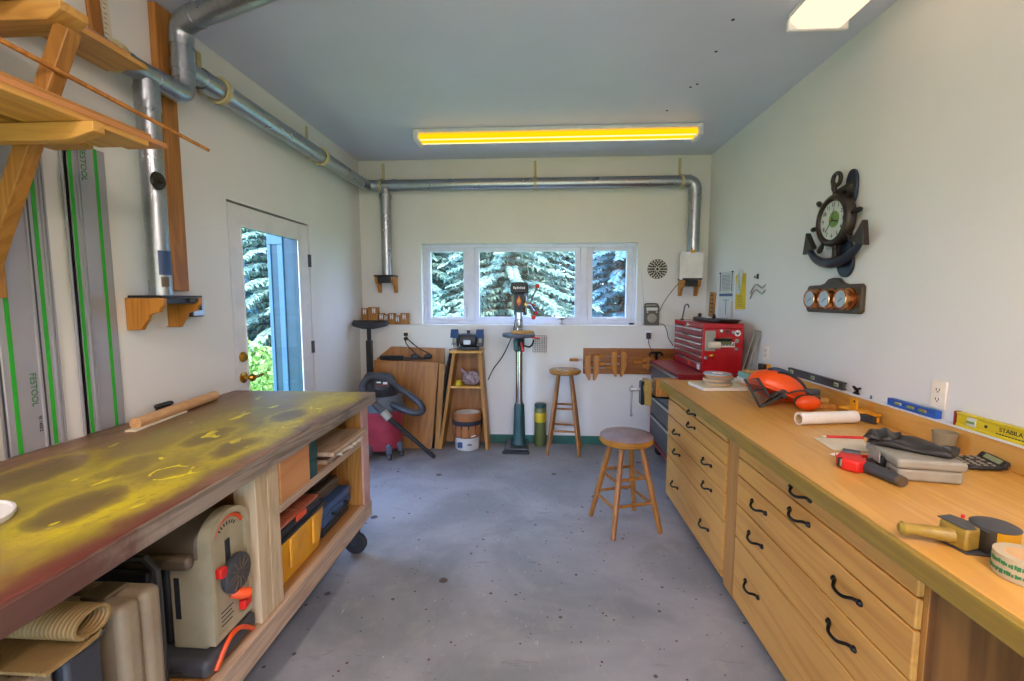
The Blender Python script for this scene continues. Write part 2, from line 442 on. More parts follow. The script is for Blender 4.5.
def thing(name, loc, label, cat, group=None, rz=0):
    o = bpy.data.objects.new(name, None); COL.objects.link(o); o.location = loc; o.empty_display_size = .05
    o['label'] = label; o['category'] = cat
    if group: o['group'] = group
    return o
def tag(o, label, cat, group=None, kind=None):
    """a thing that is one mesh: move its origin to its own base"""
    o['label'] = label; o['category'] = cat
    if group: o['group'] = group
    if kind: o['kind'] = kind
    xs = [v.co for v in o.data.vertices]
    c = Vector(((min(p.x for p in xs)+max(p.x for p in xs))/2, (min(p.y for p in xs)+max(p.y for p in xs))/2, min(p.z for p in xs)))
    o.data.transform(Matrix.Translation(-c)); o.location = o.location + c
    return o
def struct(name, mb, mat, parent=None, bev=0.0):
    o = obj(name, mb, mat, parent, bev)
    if not parent: o['kind'] = 'structure'
    return o
def dup(root, loc, label=None, group=None, rz=0, sc_=None):
    def cp(o, par):
        c = o.copy(); COL.objects.link(c); c.parent = par
        for ch in list(o.children): cp(ch, c)
        return c
    r = cp(root, None); r.location = loc; r.rotation_euler[2] = rz
    if sc_: r.scale = sc_
    if label: r['label'] = label
    if group: r['group'] = group
    return r
def text(s, size, loc, xd, yd, mat, parent, name='lettering', align='CENTER', ext=.0006):
    cu = bpy.data.curves.new(name, 'FONT'); cu.body = s; cu.size = size; cu.align_x = align; cu.align_y = 'CENTER'; cu.extrude = ext
    cu.materials.append(M[mat])
    xd, yd = Vector(xd).normalized(), Vector(yd).normalized(); zd = xd.cross(yd)
    mt = Matrix((xd, yd, zd)).transposed().to_4x4()
    tmp = bpy.data.objects.new('tmp', cu); COL.objects.link(tmp); bpy.context.view_layer.update()
    me = bpy.data.meshes.new_from_object(tmp.evaluated_get(bpy.context.evaluated_depsgraph_get()))
    bpy.data.objects.remove(tmp)
    me.transform(Matrix.Translation(Vector(loc)-world_loc(parent)) @ mt)
    if not me.materials: me.materials.append(M[mat])
    o = bpy.data.objects.new(name, me); COL.objects.link(o); o.parent = parent
    return o
def arc(c, r, a0, a1, n, f):
    return [f(c[0]+r*math.cos(a0+(a1-a0)*i/n), c[1]+r*math.sin(a0+(a1-a0)*i/n)) for i in range(n+1)]
def bez(p0, p1, p2, p3, n=14):
    p0, p1, p2, p3 = map(Vector, (p0, p1, p2, p3)); out = []
    for i in range(n+1):
        t = i/n; u = 1-t
        out.append(p0*u**3 + p1*3*u*u*t + p2*3*u*t*t + p3*t**3)
    return out
def spline(pts, per=6):
    pts = [Vector(p) for p in pts]; out = []
    for i in range(len(pts)-1):
        a, b, c, d = pts[max(i-1, 0)], pts[i], pts[i+1], pts[min(i+2, len(pts)-1)]
        for k in range(per):
            t = k/per
            out.append(.5*((2*b) + (c-a)*t + (2*a-5*b+4*c-d)*t*t + (3*b-a-3*c+d)*t**3))
    out.append(pts[-1]); return out

# ================================================================== THE SETTING
struct('floor', MB().box(XL-.2, XR+.2, YN, YU+.25, -.1, 0), 'floor')
cl_ = struct('ceiling', MB().box(XL-.2, XR+.2, YN, YU+.25, CZ, CZ+.25), 'ceil')
for x, y in ((.29, 2.08), (.83, 2.02), (.96, 2.31), (.97, 2.50), (1.0, 2.80), (1.03, 3.20), (1.0, 3.24), (.95, 3.62)): obj('screw_head', MB().lathe([(.009, 0), (.008, -.003), (.001, -.004)], (x, y, CZ), 'Z', 10), 'text', cl_)

struct('wall_right', MB().box(XR, XR+.2, YN, YU+.25, 0, CZ), 'wall')
mb = MB()                                   # unseen wall behind the viewpoint, with a low gap added to let in daylight
mb.box(XL-.2, RX0, YN-.2, YN, 0, CZ); mb.box(RX1, XR+.2, YN-.2, YN, 0, CZ); mb.box(RX0, RX1, YN-.2, YN, RZ1, CZ)
struct('wall_front', mb, 'wall')
DY0, DY1, DZ = 2.665, 3.642, 2.088            # door opening in the left wall
mb = MB()
mb.box(XL-.2, XL, YN, DY0, 0, CZ); mb.box(XL-.2, XL, DY1, YU+.25, 0, CZ); mb.box(XL-.2, XL, DY0, DY1, DZ, CZ)
struct('wall_left', mb, 'wall')
WX0, WX1, WZ0, WZ1 = -1.225, .995, LEDGE, 2.06   # window opening in the back wall
mb = MB()
mb.box(XL, WX0, YU, YU+.25, LEDGE, CZ); mb.box(WX1, XR, YU, YU+.25, LEDGE, CZ); mb.box(WX0, WX1, YU, YU+.25, WZ1, CZ)
mb.box(XL, XR, YL, YU+.25, 0, LEDGE)
struct('wall_back', mb, 'wall')
struct('baseboard_back', MB().box(XL+.001, XR-.001, YL-.012, YL, .0, .085), 'green', bev=.003)

# ---- window_1: three units in one white frame
w = bpy.data.objects.new('window_1', None); COL.objects.link(w); w.location = ((WX0+WX1)/2, YU+.1, WZ0); w['kind'] = 'structure'
FY0, FY1 = YU+.085, YU+.17
fr = MB()
fr.box(WX0, WX1, FY0, FY1, WZ1-.035, WZ1); fr.box(WX0, WX1, FY0, FY1, WZ0, WZ0+.035)
for a, b in ((WX0, WX0+.03), (WX1-.03, WX1), (-.755, -.685), (.43, .50)): fr.box(a, b, FY0, FY1, WZ0+.035, WZ1-.035)
obj('frame', fr, 'vinyl', w, .004)
for x0, x1, gx0, gx1, y in ((-1.195, -.755, -1.15, -.80, .0), (-.685, .43, -.633, .375, .012), (.50, .965, .555, .905, .0)):
    sh = MB(); z0, z1, g0, g1 = WZ0+.035, WZ1-.035, 1.30, 1.985
    a, b = FY0+.012+y, FY1-.01
    sh.box(x0, gx0, a, b, z0, z1); sh.box(gx1, x1, a, b, z0, z1); sh.box(gx0, gx1, a, b, z0, g0); sh.box(gx0, gx1, a, b, g1, z1)
    sa = obj('sash', sh, 'vinyl', w, .005)
    obj('pane', MB().box(gx0, gx1, a+.03, a+.034, g0, g1), 'glass', sa)
for cx in (-1.03, .76):
    k = MB(); k.box(cx-.05, cx+.05, FY0-.012, FY0+.012, WZ0+.045, WZ0+.065); k.bar((cx-.04, FY0-.015, WZ0+.06), (cx+.055, FY0-.03, WZ0+.05), .012, .012)
    obj('crank_handle', k, 'white', w, .003)
for x in (-.775, .515):
    obj('latch', MB().box(x-.008, x+.008, FY0-.016, FY0+.012, 1.30, 1.42), 'white', w, .003)
# ---- door_1: white exterior door, full-length glass, in the left wall
d = bpy.data.objects.new('door_1', None); COL.objects.link(d); d.location = (XL-.03, (DY0+DY1)/2, 0); d['kind'] = 'structure'
S0, S1 = DY0+.012, DY1-.012; G0, G1, GZ0, GZ1 = 2.785, 3.475, .26, 1.955
X0, X1 = XL-.045, XL-.003
mb = MB(); mb.box(X0, X1, S0, G0, .012, DZ-.014); mb.box(X0, X1, G1, S1, .012, DZ-.014); mb.box(X0, X1, G0, G1, .012, GZ0); mb.box(X0, X1, G0, G1, GZ1, DZ-.014)
obj('slab', mb, 'door', d, .003)
mb = MB(); e = .010
for a, b, c_, f_ in ((G0, G0+e, GZ0, GZ1), (G1-e, G1, GZ0, GZ1), (G0+e, G1-e, GZ0, GZ0+e), (G0+e, G1-e, GZ1-e, GZ1)): mb.box(X1-.006, X1+.005, a, b, c_, f_)
obj('glazing_bead', mb, 'white', d, .004)
obj('pane', MB().box(XL-.0135, XL-.0100, G0, G1, GZ0, GZ1), 'glass', d)
mb = MB()
for a, b, c_, f_ in ((G0, G0+.006, GZ0, GZ1), (G1-.006, G1, GZ0, GZ1), (G0+.006, G1-.006, GZ0, GZ0+.006), (G0+.006, G1-.006, GZ1-.006, GZ1)): mb.box(X0-.004, XL-.014, a, b, c_, f_)
obj('glare_lining', mb, 'teal', d)['label'] = 'dark blue-green lining added against glare on the outer edge round the glass'  # dark lining added so the sky-lit slab edge does not glare white
mb = MB(); mb.box(XL-.2, XL-.05, DY0, DY0+.03, 0, DZ); mb.box(XL-.2, XL-.05, DY1-.03, DY1, 0, DZ); mb.box(XL-.2, XL-.05, DY0, DY1, DZ-.03, DZ)
obj('jamb', mb, 'teal', d)
mb = MB(); mb.lathe([(.034, 0), (.034, .008), (.014, .012), (.012, .04), (.022, .05), (.026, .062), (.02, .074), (0.001, .076)], (X1, 2.735, 1.0), 'X')
mb.tube([(X1+.06, 2.735, 1.0), (X1+.062, 2.80, 1.0), (X1+.055, 2.86, 1.003)], [.011, .01, .007])
obj('handle', mb, 'brass', d)
obj('deadbolt', MB().lathe([(.033, 0), (.033, .008), (.024, .014), (.024, .02), (.001, .021)], (X1, 2.74, 1.13), 'X'), 'brass', d)
for z in (1.80, 1.10, .25):
    mb = MB(); mb.cyl((XL+.006, S1+.004, z-.05), (XL+.006, S1+.004, z+.05), .008, n=10); mb.box(XL-.003, XL+.002, S1-.02, S1+.012, z-.05, z+.05)
    obj('hinge', mb, 'dsteel', d)

# ---- outside: ground, added panel standing in for teal bands in the door glass, trees
struct('ground_outside', MB().box(-30, 30, -8, 40, -.5, -.12), 'grass')
st = thing('added_teal_panel', (XL-.29, 3.62, 0), 'blue-green panel added just outside the glass door for the teal bands in the glass', 'added_teal_panel')
mb = MB(); mb.box(XL-.335, XL-.205, 3.60, 3.63, .03, .16); mb.box(XL-.335, XL-.205, 3.60, 3.63, 1.93, 2.06)
for a, b in ((XL-.335, XL-.305), (XL-.25, XL-.205)): mb.box(a, b, 3.60, 3.63, .16, 1.93)
obj('frame', mb, 'paleblue', st, .004)
obj('panel', MB().box(XL-.305, XL-.25, 3.61, 3.622, .16, 1.93), 'teal', st)
def conifer(seed, h, mat, rad, n_whorl, dens):
    r = random.Random(seed); nd = MB(); br = MB()
    br.tube([(0, 0, -.5), (0.02, .01, h*.4), (0, 0, h)], [h*.022, h*.015, .01], 8)
    V, F = [], []
    for i in range(n_whorl):
        t = i/(n_whorl-1); z = .12*h*0 + h*(.02+.95*t); L = rad*(1-t)**.8*(.85+.3*r.random())+.12
        k = 8 if t < .7 else 5
        a0 = r.random()*6.28
        for j in range(k):
            a = a0 + 2*PI*j/k + r.uniform(-.25, .25); Lj = L*r.uniform(.75, 1.1)
            dr = Vector((math.cos(a), math.sin(a), 0)); sd = Vector((-dr.y, dr.x, 0))
            P = [Vector((0, 0, z)) + dr*Lj*s_ + Vector((0, 0, -.28*Lj*s_*s_+.08*Lj*s_)) for s_ in (0, .35, .7, 1)]
            br.tube(P, [.018*Lj+.004, .012*Lj+.003, .007*Lj+.002, .002], 4, caps=False)
            m_ = int(dens*Lj)+6
            for q in range(m_):
                s_ = (q+r.random())/m_; s_ = .12+.9*s_
                p = Vector((0, 0, z)) + dr*Lj*s_ + Vector((0, 0, -.28*Lj*s_*s_+.08*Lj*s_))
                for sg in (-1, 1):
                    tw = (dr*r.uniform(.3, .8) + sd*sg*r.uniform(.5, 1) + Vector((0, 0, r.uniform(-.5, .15)))).normalized()
                    ln = (.07+.11*Lj*(1-s_*.7)*.5)*r.uniform(.6, 1.4); wd = r.uniform(.010, .022)
                    up = tw.cross(Vector((r.uniform(-.4, .4), r.uniform(-.4, .4), 1))).normalized()
                    # a twig: three narrow blades folded along it
                    b0 = len(V)
                    mid = p+tw*ln*.55+Vector((0, 0, -.05*ln)); tip = p+tw*ln+Vector((0, 0, -.22*ln))
                    V += [p-up*wd*.4, p+up*wd*.4, mid+up*wd, mid-up*wd, tip, mid+Vector((0, 0, wd*.8))]
                    F += [(b0, b0+1, b0+5), (b0+1, b0+2, b0+5), (b0+2, b0+4, b0+5), (b0+4, b0+3, b0+5), (b0+3, b0, b0+5)]
    nd.add(V, F); return nd, br
def tree(name, loc, lab, seed, h, mat, rad, nw, dens):
    t = thing(name, loc, lab, 'tree')
    nd, br = conifer(seed, h, mat, rad, nw, dens)
    for m_ in (nd, br): m_.xf(Matrix.Translation(loc))
    obj('needles', nd, mat, t, smooth=False); obj('trunk', br, 'bark', t, smooth=False)
    return t
T1 = tree('spruce_tree', (-.55, 8.6, -.15), 'pale green spruce behind the middle of the big back window', 3, 6.2, 'needle', 1.85, 46, 56)
T2 = tree('spruce_tree', (1.7, 9.3, -.15), 'dark blue-green spruce behind the right pane of the back window', 5, 6.5, 'needle2', 1.7, 46, 56)
dup(T1, (-2.45, 9.2, -.15), 'pale spruce behind the left pane of the back window', None, 1.3)
dup(T1, (.75, 11.2, -.15), 'pale spruce standing farther back between the nearer spruces of the big window', None, 2.9, (1.15,)*3)
dup(T1, (-1.5, 11.8, -.15), 'pale spruce standing farther back toward the left of the big window', None, 4.4, (1.2,)*3)
dup(T2, (3.2, 12, -.15), 'dark spruce at the far edge of the right window pane', None, 2.2, (1.2,)*3)
dup(T1, (-3.9, 12.5, -.15), 'pale spruce at the far edge of the left window pane', None, 5.2, (1.2,)*3)
for i, (x, y, s_) in enumerate(((-3, 16, 1.7), (0, 16.5, 1.7), (3, 16, 1.7), (5.6, 15, 1.6))):
    dup(T2, (x, y, -.15), 'tall dark spruce in the back row of the wood beyond the window', 'back row of the wood', i*1.1, (s_,)*3)
# trees seen through the glass door
dup(T2, (-6.2, 9.0, -.15), 'dark spruce seen through the glass of the white door', None, .7, (1.0,)*3)
dup(T1, (-4.9, 8.7, -.15), 'pale spruce beside the dark spruce beyond the white door', None, 3.5, (1.1,)*3)
dup(T2, (-8.2, 11, -.15), 'dark spruce standing deepest in the wood beyond the white door', None, 1.9, (1.5,)*3)
dup(T2, (-5.9, 12.2, -.15), 'dark spruce half behind the pale spruce beyond the white door', None, 4.1, (1.5,)*3)
dup(T1, (-8.6, 13.9, -.15), 'pale spruce far off between the dark spruces beyond the white door', None, 4.1, (1.6,)*3)
def bush(loc, lab, seed, r_, h_, n, cat='bush', mt='leaf'):
    r = random.Random(seed); V, F = [], []
    for i in range(n):
        a, b, q = r.random()*6.28, r.random()**.6, r.random()
        p = Vector((math.cos(a)*r_*b, math.sin(a)*r_*b, h_*q*(1.1-b*.5)))
        d = Vector((r.uniform(-1, 1), r.uniform(-1, 1), r.uniform(0, 1))).normalized(); e = d.orthogonal().normalized()
        l, w_ = r.uniform(.05, .1), r.uniform(.018, .035); b0 = len(V)
        V += [p, p+d*l*.5+e*w_, p+d*l, p+d*l*.5-e*w_]; F.append((b0, b0+1, b0+2, b0+3))
    mb = MB().add([v+Vector(loc) for v in V], F)
    for i in range(9):
        a = i*.7; mb.tube([Vector(loc)+Vector((0, 0, -.02)), Vector(loc)+Vector((math.cos(a)*r_*.5, math.sin(a)*r_*.5, h_*.8))], .008, 4)
    return tag(obj('bush', mb, mt, smooth=False), lab, cat)
bush((-4.3, 6.3, -.12), 'bright green bush low beyond the glass of the white door', 1, .9, 1.0, 2600)
bush((-5.6, 7.4, -.12), 'bright green bush behind the nearer bush beyond the white door', 2, .8, .8, 2000)
bush((-1.55, 6.6, -.12), 'light green leafy bush low in the left pane of the back window', 3, .75, 1.55, 2600, mt='needle')

# ================================================================== CEILING LIGHTS
def fixture(name, c, L, wdt, along, label, lm, drop=.085, bare=False):
    x, y = c; t = thing(name, (x, y, CZ), label, 'ceiling light')
    def bx(a0, a1, b0, b1, z0, z1, m=None):
        m = m or MB()
        return m.box(x+a0, x+a1, y+b0, y+b1, z0, z1) if along == 'X' else m.box(x+b0, x+b1, y+a0, y+a1, z0, z1)
    q = wdt/2; hh = .03 if bare else .035
    obj('housing', bx(-L/2, L/2, -q*(.9 if bare else 1), q*(.9 if bare else 1), CZ-hh, CZ-.001), 'white', t, .004)
    if bare:                                              # two glowing tubes in a shallow white tray
        for s_ in (-1, 1):
            a, z = y+s_*q*.52, CZ-hh-.028
            tb_ = obj('tube', MB().cyl((x-L/2+.04, a, z), (x+L/2-.04, a, z), .024, n=18), lm, t)
            obj('tube_glow_strip', MB().cyl((x-L/2+.05, a-.008, z-.0225), (x+L/2-.05, a-.008, z-.0225), .006, n=8), 'palelight', tb_)
        for s_ in (-1, 1):
            e = s_*(L/2-.02); obj('end_cap', bx(e-.02, e+.02, -q, q, CZ-.095, CZ-.001), 'white', t, .01)
        return t
    prof = [(-q*1.04, CZ-.03), (-q*1.04, CZ-.05), (-q*.72, CZ-drop), (q*.72, CZ-drop), (q*1.04, CZ-.05), (q*1.04, CZ-.03)]
    mb = MB()
    if along == 'X': mb.prism([(p[0]+y, p[1]) for p in prof], 'X', x-L/2+.02, x+L/2-.02)
    else: mb.prism([(p[0]+x, p[1]) for p in prof], 'Y', y-L/2+.02, y+L/2-.02)
    obj('diffuser', mb, lm, t, .006)
    for s_ in (-1, 1):
        e = s_*(L/2-.01)
        obj('end_cap', bx(e-.012, e+.012, -q*1.08, q*1.08, CZ-drop-.004, CZ-.03), 'white', t, .008)
    return t
fixture('ceiling_light', (.13, 3.96), 2.36, .20, 'X', 'long yellow glowing strip light on the ceiling near the back wall', 'yellowlight', .075, True)
fixture('ceiling_light', (1.36, 1.86), 1.22, .27, 'Y', 'warm white ceiling light close to the right wall', 'tubelight')
fixture('ceiling_light', (-.7, -.6), 1.22, .27, 'Y', 'added fill light, unseen, behind the viewpoint over the end of the left bench', 'fill_light')  # this fixture and the next are added out of view as fill light
fixture('ceiling_light', (.8, -.6), 1.22, .27, 'Y', 'added fill light, unseen, behind the viewpoint over the middle aisle', 'fill_light')

# ================================================================== DUST COLLECTION DUCTS
def pipe(name, pts, r, parent, mat='galv', n=22):
    return obj(name, MB().tube(pts, r, n), mat, parent, ang=50)
def band(name, c, axis, r, wdt, mat, parent):
    return obj(name, MB().lathe([(r*.98, -wdt/2), (r+.004, -wdt/2), (r+.004, wdt/2), (r*.98, wdt/2)], c, axis, 24, cap=False), mat, parent)
DX = XL+.112; RD = .055; RN = .045
dl = thing('dust_duct', (DX, 2.24, 2.4), 'galvanised duct with a riser along the left wall and over the bench', 'duct')
pipe('pipe', [(DX, 2.36, 2.625), (DX, 4.46, 2.625)], RD, dl)                                     # run to the back corner
pipe('pipe', [(DX, .3, 2.49), (DX, 2.17, 2.49)], RN, dl)                                         # near branch
pipe('elbow', bez((DX, 2.13, 2.49), (DX, 2.24, 2.485), (DX, 2.245, 2.50), (DX, 2.245, 2.58), 8), RN+.003, dl)
pipe('riser', [(DX, 2.245, 2.56), (DX, 2.245, 2.76)], RN+.004, dl)
pipe('saddle', [(DX, 2.24, 2.625), (DX, 2.37, 2.625)], RN+.001, dl)
pipe('elbow', bez((DX, 2.245, 2.72), (DX, 2.245, 2.81), (DX+.02, 2.235, 2.83), (DX+.13, 2.195, 2.83), 8), RN+.009, dl)
pipe('pipe', [(DX+.10, 2.206, 2.83), (-.3, 1.69, 2.83)], RN+.006, dl)
pipe('drop', [(DX, 2.02, 1.512), (DX, 2.02, 2.46)], RN+.001, dl)
for c, ax, r_, w_ in (((DX, 1.92, 2.49), 'Y', RN, .03), ((DX, 2.02, 2.38), 'Z', RN+.001, .10), ((DX, 2.245, 2.63), 'Z', RN+.004, .05), ((DX, 2.10, 2.49), 'Y', RN, .08)):
    band('tape_band', c, ax, r_, w_, 'galv', dl)
for y, z, top in ((1.87, 2.49, None), (2.50, 2.625, 2.83), (3.66, 2.625, 2.86)):
    rq = RD if y > 2 else RN; mb = MB(); mb.lathe([(rq+.002, -.014), (rq+.016, -.014), (rq+.016, .014), (rq+.002, .014)], (DX, y, z), 'Y', 26, cap=False)
    mb.box(XL+.001, DX-.04, y-.012, y+.012, z-.012, z+.012)
    if top: mb.box(XL+.001, XL+.008, y-.018, y+.018, z+.03, top)
    obj('hanger', mb, 'strap', dl)
mb = MB(); mb.lathe([(.036, 0), (.04, .006), (.036, .014), (.012, .016), (.012, .03), (.008, .034), (.001, .035)], (DX+.042, 1.99, 2.02), 'X', 20)
obj('knob', mb, 'bronze', dl)
def patch(z0, z1, a0, a1, r_, n=10):
    mb = MB(); P = [(DX+r_*math.cos(math.radians(a0+(a1-a0)*i/n)), 2.02+r_*math.sin(math.radians(a0+(a1-a0)*i/n))) for i in range(n+1)]
    return mb.add([(x, y, z0) for x, y in P]+[(x, y, z1) for x, y in P], [(i, i+1, n+2+i, n+1+i) for i in range(n)])
obj('blue_label', patch(1.605, 1.715, -52, 35, RN+.0025), 'sticker', dl)['label'] = 'blue printed label on the pipe'
obj('warning_label', patch(1.55, 1.595, -45, -5, RN+.003), 'brownpl', dl)

BZ = 2.63; BY = YL+.02
db = thing('dust_duct', (0, BY, BZ), 'galvanised duct running along the back wall above the window', 'duct')
obj('elbow', MB().tube(bez((DX, 4.44, 2.625), (DX, BY-.02, 2.625), (DX, BY, 2.63), (-1.60, BY, BZ), 8), RD+.003, 22), 'galv', db)
pipe('pipe', [(-1.62, BY, BZ), (1.42, BY, BZ)], .057, db)
pipe('elbow', bez((1.40, BY, BZ), (1.50, BY, BZ), (1.51, BY, 2.60), (1.51, BY, 2.50), 8), .061, db)
pipe('drop', [(1.51, BY, 1.70), (1.51, BY, 2.53)], .057, db)
pipe('drop', [(-1.56, BY, 1.735), (-1.56, BY, 2.60)], .052, db)
for c, ax in (((1.51, BY, 2.46), 'Z'), ((1.44, BY, BZ), 'X'), ((-1.46, BY, BZ), 'X'), ((-1.56, BY, 2.52), 'Z')):
    band('tape_band', c, ax, .058, .04, 'galv', db)
for x in (-1.60, -.045, 1.38):
    mb = MB(); mb.lathe([(.058, -.012), (.067, -.012), (.067, .012), (.058, .012)], (x, BY, BZ), 'X', 24, cap=False)
    mb.box(x-.012, x+.012, YU-.012, YU-.001, BZ+.03, 2.87); mb.box(x-.01, x+.01, BY+.05, YU-.001, BZ-.01, BZ+.01)
    obj('hanger', mb, 'strap', db)

def ogee(u0, z0, dz, du, flip=1):
    """profile (u out from the wall, z) of a bracket cheek whose lower front corner is an S curve"""
    p = [(0, 0), (0, 1), (1, 1), (1, .78)]
    p += [(.97-.09*math.sin(PI/2*t), .78-.22*t*1.0) for t in (.33, .66, 1)]
    p += [(.88-.28*t, .56-.10*t*t) for t in (.33, .66, 1)]
    p += [(.60-.05*t, .46-.16*t) for t in (.5, 1)]
    p += [(.55-.12*t-.05*t*t, .30-.30*t**1.5) for t in (.33, .66, 1)]
    return [(u0+flip*a*du, z0+b*dz) for a, b in p]
# left-wall hood
hd = thing('duct_hood', (XL+.1, 2.06, 1.355), 'wooden ogee-sided dust hood under the duct drop on the left wall', 'dust hood')
for y in (1.945, 2.165): obj('cheek', MB().prism(ogee(XL+.002, 1.355, .145, .18), 'Y', y, y+.022), 'beam', hd, .002)
obj('back_panel', MB().box(XL+.002, XL+.012, 1.967, 2.165, 1.36, 1.50), 'white', hd)
mb = MB(); mb.box(XL+.012, XL+.172, 1.95, 2.20, 1.501, 1.512); mb.box(XL+.05, XL+.165, 1.97, 2.16, 1.472, 1.5); mb.bar((XL+.165, 2.13, 1.49), (XL+.19, 2.14, 1.49), .03, .02)
obj('blast_gate', mb, 'black', hd, .002)
# back-wall hoods (against the upper wall, over the ledge)
def back_hood(x0, x1, z0, z1, lab, dep=.16):
    h = thing('duct_hood', ((x0+x1)/2, YU-.08, z0), lab, 'dust hood')
    for x in (x0, x1-.022): obj('cheek', MB().prism(ogee(YU-.002, z0, z1-z0, dep, -1), 'X', x, x+.022), 'beam', h, .002)
    obj('back_panel', MB().box(x0+.022, x1-.022, YU-.012, YU-.002, z0, z1), 'white', h)
    obj('blast_gate', MB().box(x0-.005, x1+.005, YU-dep-.01, YU-.002, z1+.001, z1+.018).box(x0+.026, x1-.026, YU-dep+.02, YU-.014, z1-.06, z1), 'black', h, .002)
    return h
back_hood(-1.665, -1.475, 1.555, 1.715, 'small wooden dust hood on the back wall above the hook-plate blocks')
back_hood(1.40, 1.575, 1.52, 1.675, 'small wooden dust hood behind the white panel in the right back corner')
# white panel hung on the right drop
pn = thing('clipboard', (1.48, BY-.075, 1.67), 'blank white panel clipped over the duct in the right back corner', 'clipboard')
obj('panel', MB().cbox((1.48, BY-.075, 1.81), (.222, .012, .27), (0, .02, 0)), 'paper', pn, .002)
mb = MB(); mb.box(1.465, 1.50, BY-.092, BY-.06, 1.935, 1.965); mb.cyl((1.482, BY-.076, 1.96), (1.482, BY-.05, 1.985), .006, n=8); obj('clip', mb, 'brass', pn, .002)

# post on the left wall and odd sticks
tag(obj('wall_post', MB().box(XL+.002, XL+.04, 2.185, 2.285, 1.535, 2.898), 'oak', bev=.003), 'dark oak-coloured board fixed upright on the left wall behind the duct', 'board')
tag(obj('wood_strip', MB().cbox((XL+.013, 1.895, 2.71), (.02, .05, .30), (.06, 0, 0)), 'oak', bev=.002), 'short brown wood strip high on the left wall beside a white ruler', 'wood strip')
ru = thing('ruler', (XL+.008, 1.955, 2.55), 'white ruler hanging high on the left wall beside the wood strip', 'ruler')
obj('blade', MB().cbox((XL+.006, 1.958, 2.68), (.006, .034, .27), (.06, 0, 0)), 'cream', ru)
mb = MB()
for i in range(12): mb.box(XL+.0095, XL+.0105, 1.945, 1.955+.006*(i % 2), 2.565+i*.02, 2.567+i*.02)
obj('graduation', mb, 'text', ru)
ob = thing('junction_box', (XL+.03, 2.33, 1.395), 'grey metal electrical box on the left wall beside the wooden dust hood', 'electrical box')
obj('body', MB().box(XL+.001, XL+.045, 2.285, 2.375, 1.40, 1.50), 'dsteel', ob, .008)
obj('cover', MB().box(XL+.0455, XL+.05, 2.29, 2.37, 1.405, 1.495), 'steel', ob, .008)
obj('switch', MB().box(XL+.05, XL+.065, 2.32, 2.335, 1.435, 1.465), 'black', ob, .002)
# ================================================================== LUMBER RACK (upper left)
def rack(yb, label):
    t = thing('lumber_rack_bracket', (XL+.02, yb, 1.55), label, 'rack bracket')
    obj('upright', MB().box(XL+.002, XL+.04, yb-.02, yb+.065, 1.5, CZ-.02), 'pineZ', t, .003)
    up = [(XL+.04, 2.33), (-1.47, 2.33), (-1.425, 2.36), (-1.425, 2.385), (XL+.04, 2.385)]
    obj('arm', MB().prism(up, 'Y', yb-.045, yb+.045), 'pineX', t, .003)
    lo = [(XL+.04, 1.975), (-1.42, 1.975), (-1.335, 2.0), (-1.335, 2.028), (XL+.04, 2.028)]
    obj('arm', MB().prism(lo, 'Y', yb-.062, yb-.022), 'pineX', t, .003)
    obj('brace', MB().bar((-1.455, yb+.004, 2.328), (XL+.045, yb+.004, 1.58), .050, .045, (0, 1, 0)), 'pineZ', t, .003)
    obj('bolt', MB().lathe([(.014, 0), (.014, .004), (.008, .005), (.008, .011), (.001, .012)], (-1.572, yb-.0185, 2.125), '-Y', 12), 'iron', t)
rack(1.40, 'wooden lumber rack bracket with a diagonal brace, under the board ends')
rack(.93, 'wooden lumber rack bracket nearest the viewpoint, cut by the top left corner')
def lumber(x0, x1, y1, z0, z1, mat, lab, grp=None, y0=-.1):
    return tag(obj('lumber_board', MB().box(x0, x1, y0, y1, z0, z1), mat, bev=.002), lab, 'board')
lumber(-1.56, -1.372, 1.58, 2.030, 2.049, 'pine', 'light board at the bottom of the lower rack stack')
lumber(-1.53, -1.376, 1.665, 2.050, 2.068, 'plankY', 'longest light board in the lower rack stack, second from the bottom')
lumber(-1.55, -1.405, 1.63, 2.069, 2.090, 'plyY', 'brown-edged board third from the bottom of the lower rack stack')
lumber(-1.60, -1.45, 1.37, 2.091, 2.110, 'pine', 'short board on top of the lower rack stack')
lumber(-1.75, -1.60, 1.60, 2.030, 2.060, 'pineX', 'board lying against the wall on the lower rack arms')
lumber(-1.70, -1.53, 1.78, 2.386, 2.404, 'pine', 'wide board lying on the upper rack arms')
lumber(-1.69, -1.545, 1.72, 2.405, 2.420, 'plankY', 'thinner board on top of the wide upper rack board')
tag(obj('wooden_stick', MB().tube([(-1.60, .95, 2.285), (-1.36, 1.86, 2.105)], [.009, .007], 8), 'oak'), 'thin brown stick poking out between the two rack levels', 'stick')

